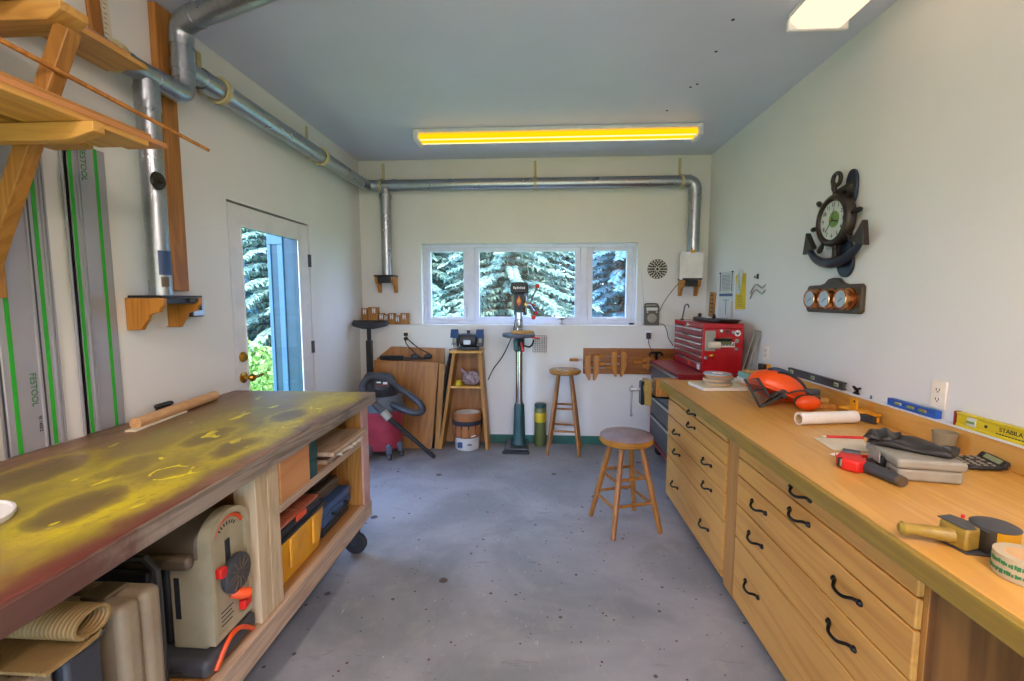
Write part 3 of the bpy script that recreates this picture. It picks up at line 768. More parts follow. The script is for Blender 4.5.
# ================================================================== GUIDE RAILS on the left wall
def guide_rail(y0, y1, z0, z1, s1, s2, label, fest):
    t = thing('guide_rail', (XL+.01, (y0+y1)/2, z0), label, 'guide rail')
    xa, xb = XL+.003, XL+.012
    w_ = y1-y0
    prof = [(xa, y0), (xb-.003, y0), (xb-.003, y0+.012), (xb, y0+.016)]
    # ribs near the second strip
    for k in (s2-.034, s2+.022, s2+.034):
        prof += [(xb, k-.004), (xb+.007, k-.003), (xb+.007, k+.003), (xb, k+.004)]
    prof += [(xb, y1-.006), (xb-.004, y1), (xa, y1)]
    obj('rail_body', MB().prism(prof, 'Z', z0, z1), 'rail', t, smooth=False)
    for s_ in (s1, s2): obj('glide_strip', MB().box(xb, xb+.002, s_-.007, s_+.007, z0, z1), 'rgreen', t)
    for k in (s2-.022, s2+.028, y0+.006): obj('groove', MB().box(xb-.0005, xb+.0008, k-.003, k+.003, z0, z1), 'dgrey', t)
    for z, sz, s_, col in fest:
        text(s_, sz, (xb+.0012, (s1+s2)/2+(.0 if col == 'tgreen' else .012), z), (0, 0, -1), (0, 1, 0), col, t)
    return t
guide_rail(1.435, 1.625, HB+.003, 2.115, 1.478, 1.598, 'grey guide rail with green strips, the one nearer the left picture edge', [(1.165, .030, 'FESTOOL', 'tgreen'), (1.035, .015, 'FS 1400/2', 'text')])
guide_rail(1.715, 1.895, HB+.003, 2.115, 1.850, 1.742, 'grey guide rail with green strips, the one nearer the dust hood', [(2.04, .032, 'FESTOOL', 'tgreen')])
guide_rail(1.215, 1.395, HB+.003, 2.115, 1.258, 1.37, 'grey guide rail cut off by the left picture edge', [(1.6, .030, 'FESTOOL', 'tgreen')])

# ================================================================== LEFT WORKBENCH
BX0, BX1, BY0_, BY1_ = XL+.012, -.975, .12, 2.64
wb = thing('workbench', (-1.42, 1.4, 0), 'long rolling workbench with a yellow-oversprayed top along the left wall', 'workbench')
M['benchtop'] = bench_top_mat((-1.42, 1.4, 0))
_nt = M['wornedge'].node_tree; _b = _nt.nodes['Principled BSDF']; _src = _b.inputs['Base Color'].links[0].from_socket
_v = coords(_nt); _s = _nt.nodes.new('ShaderNodeSeparateXYZ'); _nt.links.new(_v, _s.inputs[0])
_n = noise(_nt, _v, 9, 4, .6)
_f = ramp(_nt, math_(_nt, 'ADD', _s.outputs[1], math_(_nt, 'MULTIPLY', math_(_nt, 'SUBTRACT', _n, .5), .5)), -.28, -.5)     # old red paint left on the near stretch
_nt.links.new(mixc(_nt, math_(_nt, 'MULTIPLY', _f, .85), _src, lin('4a1f16')), _b.inputs['Base Color'])
obj('top', MB().box(BX0, BX1-.012, BY0_, BY1_-.01, HB-.045, HB), 'benchtop', wb, .004)
mb = MB(); rr = random.Random(5)
yy = .12; zt, zb = HB-.002, HB-.062
pts = []
while yy < BY1_: pts.append(yy); yy += rr.uniform(.05, .16)
pts.append(BY1_)
pr = [(BX1-.0115+rr.uniform(0, .0), y) for y in pts]
outl = [(BX1+rr.uniform(-.004, .003), y) for y in pts]
mb.prism([(BX1-.0125, pts[0])] + [(BX1-.0125, pts[-1])] + list(reversed(outl)), 'Z', zb, zt)
obj('front_edging', mb, 'wornedge', wb, .003)
obj('end_edging', MB().box(BX0, BX1-.013, BY1_-.009, BY1_, zb, zt), 'wornedge', wb, .003)
for y0, y1, m in ((2.50, 2.585, 'pineZ'), (1.53, 1.60, 'paleZ'), (1.603, 1.675, 'paleZ'), (.30, .37, 'paleZ')):
    obj('leg', MB().box(-1.105, -1.02, y0, y1, .292, HB-.064), m, wb, .003)
obj('leg_facing', MB().box(-1.0195, -1.008, 2.50, 2.585, .292, HB-.064), 'redwood', wb)['label'] = 'pinkish painted outer face of the end leg'
for y0, y1 in ((2.50, 2.585), (1.55, 1.635), (.30, .37)): obj('leg', MB().box(-1.80, -1.715, y0, y1, .292, HB-.047), 'pineZ', wb, .003)
obj('end_panel', MB().box(-1.714, -1.107, 2.53, 2.55, .292, HB-.047), 'plyZ', wb)
obj('divider_panel', MB().box(-1.714, -1.107, 1.60, 1.62, .292, HB-.047), 'plyZ', wb)
obj('bottom_shelf', MB().box(-1.80, -1.043, .14, 2.585, .27, .2905), 'plyY', wb)
obj('rail', MB().box(-1.042, -1.004, .14, 2.60, .195, .2915), 'paleY', wb, .004)
obj('rail', MB().box(-1.84, -1.801, .14, 2.60, .195, .2915), 'paleY', wb, .004)
obj('mid_shelf', MB().box(-1.714, -1.042, 1.676, 2.499, .655, .683), 'plyY', wb, .002)
obj('shelf_lip', MB().box(-1.041, -1.019, 1.676, 2.499, .650, .684), 'paleY', wb, .002)
obj('cross_rail', MB().box(-1.80, -1.043, .9, .985, .2, .269), 'paleY', wb); obj('cross_rail', MB().box(-1.80, -1.043, 2.1, 2.19, .19, .269), 'paleY', wb)
def caster(x, y, h, r, parent, wd=.03, rot=0):
    c = MB(); c.cyl((x, y, h-.006), (x, y, h), r*.7, n=16); c.cyl((x, y, h-.03), (x, y, h-.006), r*.38, n=14)
    cx = x+.02
    for s_ in (-1, 1): c.prism([(cx-r*.25, r*.85), (cx+r*.25, r*.85), (cx+r*.35, h-.03), (cx-r*.75, h-.03)], 'Y', y+s_*(wd/2+.004)-.0015, y+s_*(wd/2+.004)+.0015)
    f = obj('caster', c, 'dsteel', parent)
    obj('wheel', MB().lathe([(r*.25, -wd/2), (r*.9, -wd/2), (r, -wd*.3), (r, wd*.3), (r*.9, wd/2), (r*.25, wd/2)], (cx, y, r+.001), 'Y', 22), 'rubber', f)
    return f
for x, y in ((-1.09, 2.50), (-1.74, 2.50), (-1.09, .3), (-1.74, .3)): caster(x, y, .194, .065, wb, .034)

# on the bench top
tag(obj('wooden_dowel', MB().tube([(-1.715, 1.80, HB+.026), (-1.782, 2.37, HB+.026)], .0245, 16), 'dowel'), 'thick round wooden dowel lying at the back of the oversprayed bench', 'dowel')
tag(obj('thin_board', MB().cbox((-1.725, 1.93, HB+.005), (.045, .34, .008), (0, 0, .13)), 'cream', bev=.001), 'thin pale strip of wood lying beside the round dowel', 'wood strip')
kb = thing('sanding_block', (-1.80, 2.10, HB+.001), 'small black block standing behind the round dowel', 'sanding block'); obj('cap', MB().box(-1.84, -1.812, 2.03, 2.13, HB+.03, HB+.052), 'black', kb, .01); obj('body', MB().box(-1.838, -1.815, 2.04, 2.12, HB+.001, HB+.03), 'rubber', kb, .004)
ld = thing('bucket_lid', (-1.452, .975, HB), 'white plastic lid lying on the bench at the left picture edge', 'lid')
obj('disc', MB().lathe([(.001, .001), (.125, .001), (.128, .006), (.128, .016), (.122, .018), (.118, .012), (.001, .012)], (-1.452, .975, HB), 'Z', 40), 'white', ld)
obj('ring_rib', MB().torus((-1.452, .975, HB+.013), .085, .003, 'Z', 36, 6), 'white', ld)

# on the mid shelf
bx = thing('plank_box', (-1.2, 1.79, .685), 'tan wooden plank box on the middle shelf of the left bench', 'wooden box')
obj('front_board', MB().box(-1.036, -1.018, 1.685, 1.915, .685, .853), 'plankY', bx, .002)
obj('back_board', MB().box(-1.34, -1.322, 1.685, 1.915, .685, .853), 'plankY', bx, .002)
for y in (1.685, 1.900): obj('side_board', MB().box(-1.3215, -1.0365, y, y+.015, .685, .853), 'plankY', bx, .002)
obj('bottom', MB().box(-1.3215, -1.0365, 1.7005, 1.8995, .685, .695), 'plyY', bx)
gb = thing('green_box', (-1.12, 1.957, .685), 'dark green box standing beside the plank box on the middle shelf', 'box')
obj('body', MB().box(-1.25, -1.022, 1.925, 1.99, .685, .768), 'dgreen', gb, .003); obj('lid', MB().box(-1.252, -1.02, 1.923, 1.992, .771, .852), 'dgreen', gb, .003)
rr = random.Random(11); z = .685; k = 0
for lab, m, x1, y0, y1, h in (('weathered board at the bottom of the scrap stack on the middle shelf', 'paleZ', -1.03, 2.11, 2.47, .022), ('splintered pale board second in the scrap stack on the middle shelf', 'cream', -.985, 2.18, 2.48, .018),
        ('splintered pale board in the middle of the scrap stack on the middle shelf', 'cream', -1.0, 2.24, 2.49, .016), ('wide weathered board topping the scrap stack on the middle shelf', 'pineX', -.972, 2.06, 2.46, .020)):
    n = 14; jag = [(x1-rr.uniform(0, .022 if m == 'cream' else .004), y0+(y1-y0)*i/n) for i in range(n+1)]
    tag(obj('scrap_board', MB().prism([(-1.55, y0)] + jag + [(-1.55, y1)], 'Z', z, z+h), 'paleY' if m != 'cream' else 'cream', smooth=False), lab, 'board'); z += h+.001

# on the bottom shelf: tool tote, organiser, cases
SH = .2925
tt = thing('tool_tote', (-1.16, 1.90, SH), 'yellow plastic tool tote with a black lid on the bottom shelf of the left bench', 'toolbox')
def tub(x0, x1, y0, y1, z0, z1, t=.02):
    mb = MB(); p0 = [(x0+t, y0+t), (x1-t, y0+t), (x1-t, y1-t), (x0+t, y1-t)]; p1 = [(x0, y0), (x1, y0), (x1, y1), (x0, y1)]
    return mb.add([(a, b, z0) for a, b in p0]+[(a, b, z1) for a, b in p1], [(3, 2, 1, 0), (4, 5, 6, 7), (0, 1, 5, 4), (1, 2, 6, 5), (2, 3, 7, 6), (3, 0, 4, 7)])
obj('body', tub(-1.31, -1.045, 1.70, 2.09, SH, .495), 'tyellow', tt, .014, 3)
obj('rim', MB().box(-1.318, -1.037, 1.692, 2.098, .496, .512), 'black', tt, .006)
obj('lid', MB().box(-1.31, -1.045, 1.70, 2.09, .5125, .528), 'black', tt, .006, 3)
for y in (1.80, 1.99): obj('rib', MB().box(-1.05, -1.036, y-.03, y+.03, .36, .494), 'tyellow', tt, .008)
obj('latch', MB().box(-1.20, -1.15, 1.683, 1.695, .47, .53), 'dgrey', tt, .004)
og = thing('parts_organiser', (-1.16, 1.85, .529), 'flat parts organiser with a clear orange-brown lid on top of the yellow tote', 'organiser')
obj('tray', MB().box(-1.30, -1.04, 1.70, 2.04, .529, .556), 'black', og, .006)
obj('lid', MB().box(-1.295, -1.045, 1.705, 2.035, .5565, .570), 'terrac', og, .004)
mb = MB()
for i in range(1, 4): mb.box(-1.29, -1.05, 1.705+.33*i/4-.002, 1.705+.33*i/4+.002, .570, .573)
for i in range(1, 3): mb.box(-1.295+.25*i/3-.002, -1.295+.25*i/3+.002, 1.71, 2.03, .570, .573)
obj('lid_ribs', mb, 'terrac', og); obj('latch', MB().box(-1.04, -1.033, 1.82, 1.90, .54, .566), 'orange2', og, .002)
bc = thing('blue_case', (-1.22, 2.28, SH), 'flat dark and blue tool case behind the yellow tote on the bottom shelf', 'case')
obj('body', MB().box(-1.40, -1.07, 2.12, 2.46, SH+.055, SH+.10), 'bluecase', bc, .012, 3); obj('lid', MB().box(-1.40, -1.07, 2.12, 2.46, SH+.101, SH+.145), 'bluecase', bc, .014, 3)
obj('handle', MB().tube(spline([(-1.07, 2.22, SH+.09), (-1.045, 2.23, SH+.09), (-1.045, 2.35, SH+.09), (-1.07, 2.36, SH+.09)], 4), .008, 8), 'black', bc)
bk = thing('black_case', (-1.22, 2.28, SH), 'black tool case lying under the blue case on the bottom shelf', 'case')
obj('body', MB().box(-1.39, -1.08, 2.13, 2.45, SH, SH+.03), 'black', bk, .008); obj('lid', MB().box(-1.39, -1.08, 2.13, 2.45, SH+.031, SH+.053), 'black', bk, .008)
bk = thing('brown_tool_case', (-1.28, 2.32, SH+.146), 'small dark brown case stacked on the blue case', 'case')
obj('body', MB().box(-1.42, -1.13, 2.20, 2.44, SH+.147, SH+.18), 'brownpl', bk, .008); obj('lid', MB().box(-1.42, -1.13, 2.20, 2.44, SH+.181, SH+.205), 'brownpl', bk, .01)
bk = thing('black_pouch_case', (-1.30, 2.33, SH+.206), 'black case topping the pile behind the yellow tote', 'case')
obj('body', MB().box(-1.42, -1.17, 2.24, 2.43, SH+.207, SH+.235), 'black', bk, .01); obj('lid', MB().box(-1.415, -1.175, 2.245, 2.425, SH+.236, SH+.255), 'dgrey', bk, .008)

# ---- benchtop sander at the near end of the bench
sd = thing('benchtop_sander', (-1.2, 1.42, SH), 'beige benchtop sanding machine with an arched front and orange knobs under the left bench', 'sander')
XF = -1.055
obj('base', MB().box(-1.50, XF+.02, 1.27, 1.525, SH, .355), 'dgrey', sd, .02, 3)
def archp(y0, y1, z0, z1, n=12):
    r = (y1-y0)/2; rz = .075; c = (y0+y1)/2
    return [(y0, z0), (y1, z0)] + [(c+r*math.cos(a), z1-rz+rz*math.sin(a)) for a in [PI*i/n for i in range(n+1)]]
obj('body', MB().prism(archp(1.325, 1.515, .356, .745), 'X', -1.19, XF-.018), 'beige', sd, .006)
obj('cover', MB().prism(archp(1.318, 1.522, .66, .775), 'X', -1.50, XF-.03).xf(Matrix.Identity(4)), 'brownpl', sd, .01)
obj('cover_lip', MB().box(-1.30, -1.09, 1.285, 1.319, .645, .69), 'brownpl', sd, .012)
# framed arch front
ou, inn = archp(1.322, 1.518, .37, .79, 16), archp(1.340, 1.500, .388, .772, 16)
n = len(ou); mb = MB()
mb.add([(XF-.03, *p) for p in ou]+[(XF+.012, *p) for p in ou]+[(XF+.012, *p) for p in inn]+[(XF-.03, *p) for p in inn],
       [q for i in range(n) for q in ((i, (i+1) % n, n+(i+1) % n, n+i), (n+i, n+(i+1) % n, 2*n+(i+1) % n, 2*n+i), (2*n+i, 2*n+(i+1) % n, 3*n+(i+1) % n, 3*n+i))])
obj('front_frame', mb, 'beige', sd)
obj('front_panel', MB().prism(inn, 'X', XF-.017, XF), 'beige', sd)
mb = MB(); cy_, cz_ = 1.42, .695
A = [PI*(.12+.76*i/16) for i in range(17)]
mb.tube([(XF+.003, cy_+.074*math.cos(a), cz_+.068*math.sin(a)) for a in A], .006, 6); obj('orange_scale', mb, 'orange2', sd)['label'] = 'orange arc along the top of the front'
mb = MB()
for i in range(7): a = PI*(.25+.5*i/6); mb.cbox((XF+.001, cy_+.052*math.cos(a), cz_+.045*math.sin(a)), (.002, .004, .011), (a-PI/2, 0, 0))
obj('scale_marks', mb, 'text', sd)
obj('slot', MB().box(XF, XF+.003, 1.405, 1.428, .60, .685), 'black', sd, .001)
mb = MB(); mb.lathe([(.06, 0), (.066, .006), (.066, .02), (.058, .026), (.001, .028)], (XF+.002, 1.435, .555), 'X', 28)
dk = obj('dial', mb, 'dgrey', sd)
mb = MB()
for i in range(12): a = 2*PI*i/12; mb.bar((XF+.030, 1.435+.012*math.cos(a), .555+.012*math.sin(a)), (XF+.030, 1.435+.056*math.cos(a), .555+.056*math.sin(a)), .004, .003, (1, 0, 0))
obj('spokes', mb, 'brownpl', dk)
obj('knob', MB().prism([(1.352, .58), (1.39, .572), (1.385, .61), (1.352, .612)], 'X', XF, XF+.022), 'redknob', sd, .004)['label'] = 'red lever'
obj('knob', MB().tube([(XF+.004, 1.415, .49), (XF+.03, 1.435, .478), (XF+.045, 1.455, .47)], [.014, .02, .016], 12), 'orange2', sd)['label'] = 'orange round knob'
obj('knob', MB().prism([(1.455, .40), (1.495, .405), (1.50, .44), (1.47, .43), (1.458, .437)], 'X', XF, XF+.024), 'redknob', sd, .004)['label'] = 'red pointer knob'
mb = MB()
for i in range(4): mb.box(XF, XF+.001, 1.37, 1.43-.008*(i % 2), .445-.015*i, .449-.015*i)
obj('printed_lines', mb, 'text', sd)
mb = MB(); mb.tube([(XF+.024, 1.30+.19*i/14, .305+.062*math.sin(PI*i/14)) for i in range(15)], .008, 8); obj('carry_handle', mb, 'orange2', sd)
mb = MB()
for i in range(9): mb.bar((-1.22, 1.3215, .50+i*.016), (-1.29, 1.3215, .48+i*.016), .004, .006)
obj('motor_housing', MB().box(-1.48, -1.195, 1.33, 1.51, .356, .655), 'black', sd, .02); obj('vents', mb, 'dsteel', sd)
obj('side_label', MB().box(-1.172, -1.155, 1.322, 1.3248, .46, .60), 'text', sd)
mb = MB()
for i in range(5): mb.cyl((-1.14+.02*i-.05, 1.2695, .322), (-1.14+.02*i-.05, 1.2675, .322), .005, n=8)
obj('screws', mb, 'steel', sd)
bm_ = thing('steel_frame_tool', (-1.25, 1.2, SH), 'dark steel-framed tool standing between the beige sander and the grey-brown case', 'tool')
obj('frame', MB().tube([(-1.13, 1.215, SH+.01), (-1.13, 1.215, .70), (-1.16, 1.215, .73), (-1.50, 1.215, .73), (-1.50, 1.215, SH+.01)], .013, 8), 'dsteel', bm_)
obj('plate', MB().box(-1.48, -1.15, 1.205, 1.225, SH, .69), 'black', bm_, .004)
for z in (.38, .47, .56, .65): obj('bolt', MB().cyl((-1.165, 1.204, z), (-1.165, 1.194, z), .008, n=8), 'steel', bm_)
cs = thing('tool_case', (-1.2, 1.06, SH), 'grey-brown plastic power tool case standing on edge under the left bench', 'case')
obj('shell', MB().box(-1.46, -1.02, 1.055, 1.115, SH, .735), 'greige', cs, .022, 4); obj('shell', MB().box(-1.46, -1.02, .99, 1.0535, SH, .735), 'greige', cs, .022, 4)
obj('latch', MB().box(-1.16, -1.09, 1.02, 1.09, .733, .745), 'brownpl', cs, .005); obj('latch', MB().box(-1.40, -1.33, 1.02, 1.09, .733, .745), 'brownpl', cs, .005)
obj('panel_ridge', MB().box(-1.40, -1.10, .982, .991, .36, .62), 'greige', cs, .006)
obj('handle', MB().tube(spline([(-1.30, 1.055, .735), (-1.29, 1.055, .765), (-1.21, 1.055, .765), (-1.20, 1.055, .735)], 4), .01, 8), 'brownpl', cs)
db2 = thing('dark_bin', (-1.2, .89, SH), 'dark plastic bin under the ribbed mat at the near end of the bottom shelf', 'bin')
obj('body', MB().box(-1.5, -1.02, .858, .94, SH, .713), 'vacdark', db2, .01); obj('rim', MB().box(-1.505, -1.015, .856, .945, .714, .730), 'vacdark', db2, .004)
# ribbed mat folded over into a loop
def mat_sheet():
    mb = MB(); prof = []
    # cross-section in (y,z): a loop on top, a tail below
    for i in range(22):
        a = -PI*.55 + 2*PI*.93*i/21; prof.append((.902+.038*math.cos(a), .776+.026*math.sin(a)))
    tail = [(.888, .748), (.908, .7425), (.915, .747), (.905, .738), (.875, .736), (.80, .739)]
    prof = list(reversed(prof)) + tail
    prof = [(p.x, p.y) for p in spline([(a, b, 0) for a, b in prof], 4)]
    n = len(prof); nx = 210; th = .005
    V, F = [], []
    for k in range(2):
        for i in range(nx):
            x = -1.52 + .525*i/(nx-1)
            for j, p in enumerate(prof):
                q = prof[min(j+1, n-1)]; o = prof[max(j-1, 0)]; t = Vector((q[0]-o[0], q[1]-o[1])); t = t.normalized() if t.length else Vector((1, 0))
                nn = Vector((-t.y, t.x)); rb = .0016*((i//2) % 2) if k == 0 else -.0016*((i//2) % 2)
                V.append((x, p[0]+nn.x*(th*k-rb), p[1]+nn.y*(th*k-rb)))
    g = lambda k, i, j: k*nx*n+i*n+j
    for i in range(nx-1):
        for j in range(n-1):
            F.append((g(0, i, j), g(0, i+1, j), g(0, i+1, j+1), g(0, i, j+1))); F.append((g(1, i, j), g(1, i, j+1), g(1, i+1, j+1), g(1, i+1, j)))
    for j in range(n-1):
        for i in (0, nx-1): F.append((g(0, i, j), g(0, i, j+1), g(1, i, j+1), g(1, i, j)))
    for i in range(nx-1):
        for j in (0, n-1): F.append((g(0, i, j), g(0, i+1, j), g(1, i+1, j), g(1, i, j)))
    return mb.add(V, F)
tag(obj('ribbed_mat', mat_sheet(), 'rubmat', smooth=False), 'folded tan ribbed rubber mat lying on the dark bin under the bench', 'mat')
bb_ = thing('ribbed_tool_case', (-1.25, .75, SH), 'beige ribbed plastic case in the bottom left corner of the picture', 'case')
obj('shell', MB().box(-1.5, -1.045, .775, .84, SH, .715), 'greige', bb_, .012); 
for x in (-1.42, -1.30, -1.18, -1.06): obj('rib', MB().box(x-.022, x+.022, .765, .848, SH+.02, .724), 'greige', bb_, .006)
# ================================================================== BACK WALL: ledge
def outlet(name, c, face, label, rows=2, dark=False):
    """wall plate with sockets; face is 'X' (right wall, facing -X) or 'Y' (back wall, facing -Y)"""
    t = thing(name, (c[0], c[1], c[2]-.058), label, 'wall outlet')
    x, y, z = c
    def bx(a, b, h0, h1, d0, d1):
        return MB().box(x-d1, x-d0, y+a, y+b, z+h0, z+h1) if face == 'X' else MB().box(x+a, x+b, y-d1, y-d0, z+h0, z+h1)
    obj('plate', bx(-.037, .037, -.06, .06, .001, .009), 'ivory', t, .004)
    for h in (.02, -.02):
        s_ = obj('socket', bx(-.017, .017, h-.014, h+.014, .009, .0115), 'ivory', t, .004)
        m = MB()
        for a in (-.007, .007):
            q = bx(a-.0016, a+.0016, h-.003, h+.008, .0115, .0122); m.add(q.v, q.f)
        q = bx(-.003, .003, h-.010, h-.005, .0115, .0122); m.add(q.v, q.f)
        obj('slots', m, 'text', s_)
    return t
lab = ['tall wooden block with a white H plate, leftmost on the back ledge', 'tallest wooden block with a white H plate, second from the left on the back ledge', 'small wooden H block just right of the two tall ones', 'narrow wooden H block, fourth from the left on the ledge', 'small wooden H block, fifth from the left on the ledge', 'lowest wooden H block, second from the right on the ledge', 'small wide wooden H block nearest the window on the ledge']
for i, (x0, x1, z1) in enumerate(((-1.845, -1.782, 1.395), (-1.778, -1.672, 1.405), (-1.664, -1.612, 1.343), (-1.609, -1.566, 1.33), (-1.562, -1.494, 1.343), (-1.490, -1.444, 1.318), (-1.438, -1.352, 1.343))):
    b = thing('jig_block', ((x0+x1)/2, YL+.055, LEDGE), lab[i], 'wooden block', 'H blocks on the back ledge')
    obj('block', MB().box(x0, x1, YL+.03, YL+.08, LEDGE+.001, z1), 'pineZ', b, .003)
    cx = (x0+x1)/2 + (.01 if i == 1 else 0); cz = z1-.036
    m = MB(); w_ = .016; y_ = YL+.0295
    m.box(cx-w_, cx-w_+.011, y_-.003, y_, cz-.026, cz+.026); m.box(cx+w_-.011, cx+w_, y_-.003, y_, cz-.026, cz+.026); m.box(cx-w_+.011, cx+w_-.011, y_-.003, y_, cz-.006, cz+.006)
    obj('h_plate', m, 'white', b)
    obj('screws', MB().cyl((cx, y_-.001, cz+.016), (cx, y_-.003, cz+.016), .0035, n=8).cyl((cx, y_-.001, cz-.016), (cx, y_-.003, cz-.016), .0035, n=8), 'text', b)
# radio
ra = thing('radio', (1.13, YU-.05, LEDGE), 'small dark retro radio with a round dial standing on the ledge beside the window', 'radio')
RY = YL+.02
obj('case', MB().box(1.055, 1.205, RY, RY+.07, LEDGE+.001, 1.425), 'radio', ra, .008, 3)
obj('dial', MB().lathe([(.046, 0), (.046, .004), (.038, .006), (.036, .002), (.015, .002), (.013, .012), (.001, .013)], (1.132, RY, 1.30), '-Y', 26), 'grey', ra)
obj('tuning_window', MB().box(1.075, 1.185, RY-.003, RY, 1.375, 1.405), 'dial', ra, .002)
for x in (1.085, 1.175): obj('knob', MB().cyl((x, RY, 1.36), (x, RY-.01, 1.36), .008, n=12), 'steel', ra)
obj('handle', MB().tube(spline([(1.07, RY+.035, 1.424), (1.075, RY+.035, 1.44), (1.185, RY+.035, 1.44), (1.19, RY+.035, 1.424)], 4), .006, 8), 'black', ra)
obj('antenna', MB().tube([(1.062, RY+.06, 1.42), (1.03, RY+.06, 1.76)], [.0035, .0018], 6), 'steel', ra)
obj('side_pouch', MB().box(1.04, 1.054, RY+.01, RY+.06, LEDGE+.001, 1.40), 'steel', ra, .003)
tag(obj('cable', MB().tube(spline([(1.205, YL+.06, 1.35), (1.27, YU-.02, 1.47), (1.34, YU-.012, 1.57), (1.40, YU-.02, 1.645)], 6), .0035, 6), 'black'), 'thin wire running from the radio up to the right dust hood', 'cable')
# perforated disc on the wall
dc = thing('perforated_disc', (1.19, YU-.006, 1.69), 'round perforated grey disc hung on the back wall above the radio', 'disc')
obj('disc', MB().lathe([(.001, 0), (.098, 0), (.098, .006), (.001, .006)], (1.19, YU-.002, 1.79), '-Y', 36), 'gauge', dc)
m = MB()
for k, (r_, n_, h_) in enumerate(((.086, 18, .0085), (.066, 16, .009), (.045, 10, .010), (.028, 8, .007))):
    for i in range(n_):
        a = 2*PI*i/n_; x, z = 1.19+r_*math.cos(a), 1.79+r_*math.sin(a); m.cyl((x, YU-.0081, z), (x, YU-.0088, z), h_, n=8)
m.cyl((1.19, YU-.0081, 1.79), (1.19, YU-.009, 1.79), .014, n=14)
obj('holes', m, 'text', dc)
m = MB(); [m.torus((1.19, YU-.0082, 1.79), r_, .0022, 'Y', 32, 5) for r_ in (.0965, .076, .055, .037)]; obj('printed_rings', m, 'text', dc)
# little things on the window sill
ds = thing('glass_dish', (.235, YU+.03, LEDGE), 'small glass dish on a foot standing on the window sill', 'dish')
obj('bowl', MB().lathe([(.006, .045), (.03, .05), (.068, .072), (.066, .075), (.03, .055), (.004, .05)], (.235, YU+.03, LEDGE), 'Z', 24), 'chrome', ds)
obj('foot', MB().lathe([(.045, .001), (.042, .006), (.012, .014), (.007, .03), (.008, .045)], (.235, YU+.03, LEDGE), 'Z', 20), 'chrome', ds)
tag(obj('sash_shade_strip', MB().box(-.70, .48, YU+.035, YU+.055, LEDGE+.001, LEDGE+.045), 'vinyl', bev=.002), 'long pale strip standing in for the sash shadow on the window sill under the big pane', 'strip')  # modelled strip in place of the shadow the sash casts on the sill
tag(obj('sill_block', MB().box(.93, .975, YU+.02, YU+.06, LEDGE+.001, LEDGE+.02), 'black', bev=.002), 'tiny black piece at the right end of the window sill', 'block')

# ================================================================== BACK WALL: floor
o1 = outlet('wall_outlet', (-1.365, YL, 1.105), 'Y', 'wall outlet with two black plugs above the plywood panels')
def cord(lab, pts, r=.0055, plug=None, name='appliance_cable'):
    t = thing(name, tuple(min(p[i] for p in pts) if i == 2 else pts[0][i] for i in range(3)), lab, 'cable')
    if plug: obj('plug', MB().box(plug[0]-.018, plug[0]+.018, plug[1]-.04, plug[1], plug[2]-.016, plug[2]+.016), 'black', t, .006)
    obj('cord', MB().tube(spline(pts, 7), r, 8), 'black', t); return t
cord('black cord from the upper plug running down to the right behind the plywood panels', [(-1.365, YL-.055, 1.128), (-1.33, YL-.07, 1.08), (-1.23, YL-.05, .99), (-1.12, YL-.04, .93), (-1.03, YL-.03, .87), (-.98, YL-.03, .75), (-.95, YL-.03, .6)], plug=(-1.365, YL-.012, 1.128))
cord('black cord from the lower plug drooping onto the plywood panel', [(-1.365, YL-.055, 1.083), (-1.345, YL-.075, 1.03), (-1.28, YL-.09, .965), (-1.20, YL-.15, .915), (-1.13, YL-.22, .897)], plug=(-1.365, YL-.012, 1.083))
# roller stand
rs = thing('roller_stand', (-1.69, 4.47, 0), 'black T-shaped roller stand standing in the left back corner', 'roller stand')
obj('post', MB().box(-1.715, -1.66, 4.40, 4.45, .03, 1.08), 'black', rs, .004); obj('inner_post', MB().box(-1.705, -1.67, 4.41, 4.44, 1.08, 1.20), 'rubber', rs, .003)
obj('head', MB().prism([(-1.845, 1.262), (-1.50, 1.262), (-1.50, 1.225), (-1.53, 1.215), (-1.63, 1.195), (-1.74, 1.195), (-1.82, 1.215), (-1.845, 1.225)], 'Y', 4.39, 4.46), 'black', rs, .005)
obj('roller', MB().cyl((-1.84, 4.425, 1.258), (-1.505, 4.425, 1.258), .022, n=16), 'rubber', rs)
for x in (-1.80, -1.56): obj('foot', MB().bar((-1.687, 4.425, .06), (x, 4.36, .012), .035, .024), 'black', rs, .003)
obj('foot', MB().bar((-1.687, 4.425, .06), (-1.687, 4.56, .012), .035, .024), 'black', rs, .003)
# plywood sheets leaning on the wall
def lean(poly, y0, y1, th, z1, m, lab):
    """a sheet whose (x,z) outline leans from y0 at z=0 to y1 at height z1"""
    k = (y1-y0)/z1
    mb = MB(); n = len(poly)
    mb.add([(x, y0+k*z, z) for x, z in poly]+[(x, y0+k*z+th, z) for x, z in poly],
           [tuple(range(n)), tuple(reversed(range(n, 2*n)))]+[(i, n+i, n+(i+1) % n, (i+1) % n) for i in range(n)])
    return tag(obj('plywood_sheet', mb, m, smooth=False), lab, 'plywood sheet')
lean([(-1.69, .003), (-.985, .003), (-.965, .985), (-1.52, 1.0), (-1.67, .88)], 4.50, 4.585, .016, 1.0, 'plyZ', 'taller plywood sheet with a cut top corner leaning on the back wall')
lean([(-1.66, .003), (-1.06, .003), (-1.00, .86), (-1.66, .875)], 4.36, 4.47, .02, .87, 'plyZ', 'knotty plywood sheet in front, leaning behind the red shop vacuum')
lean([(-1.03, .003), (-.985, .003), (-.935, .84), (-.99, .85)], 4.36, 4.46, .018, .85, 'pineZ', 'narrow plywood offcut standing beside the knotty plywood sheet')
bar_ = thing('black_clamp', (-1.45, 4.46, .87), 'black bar tool lying along the top of the knotty plywood sheet', 'clamp')
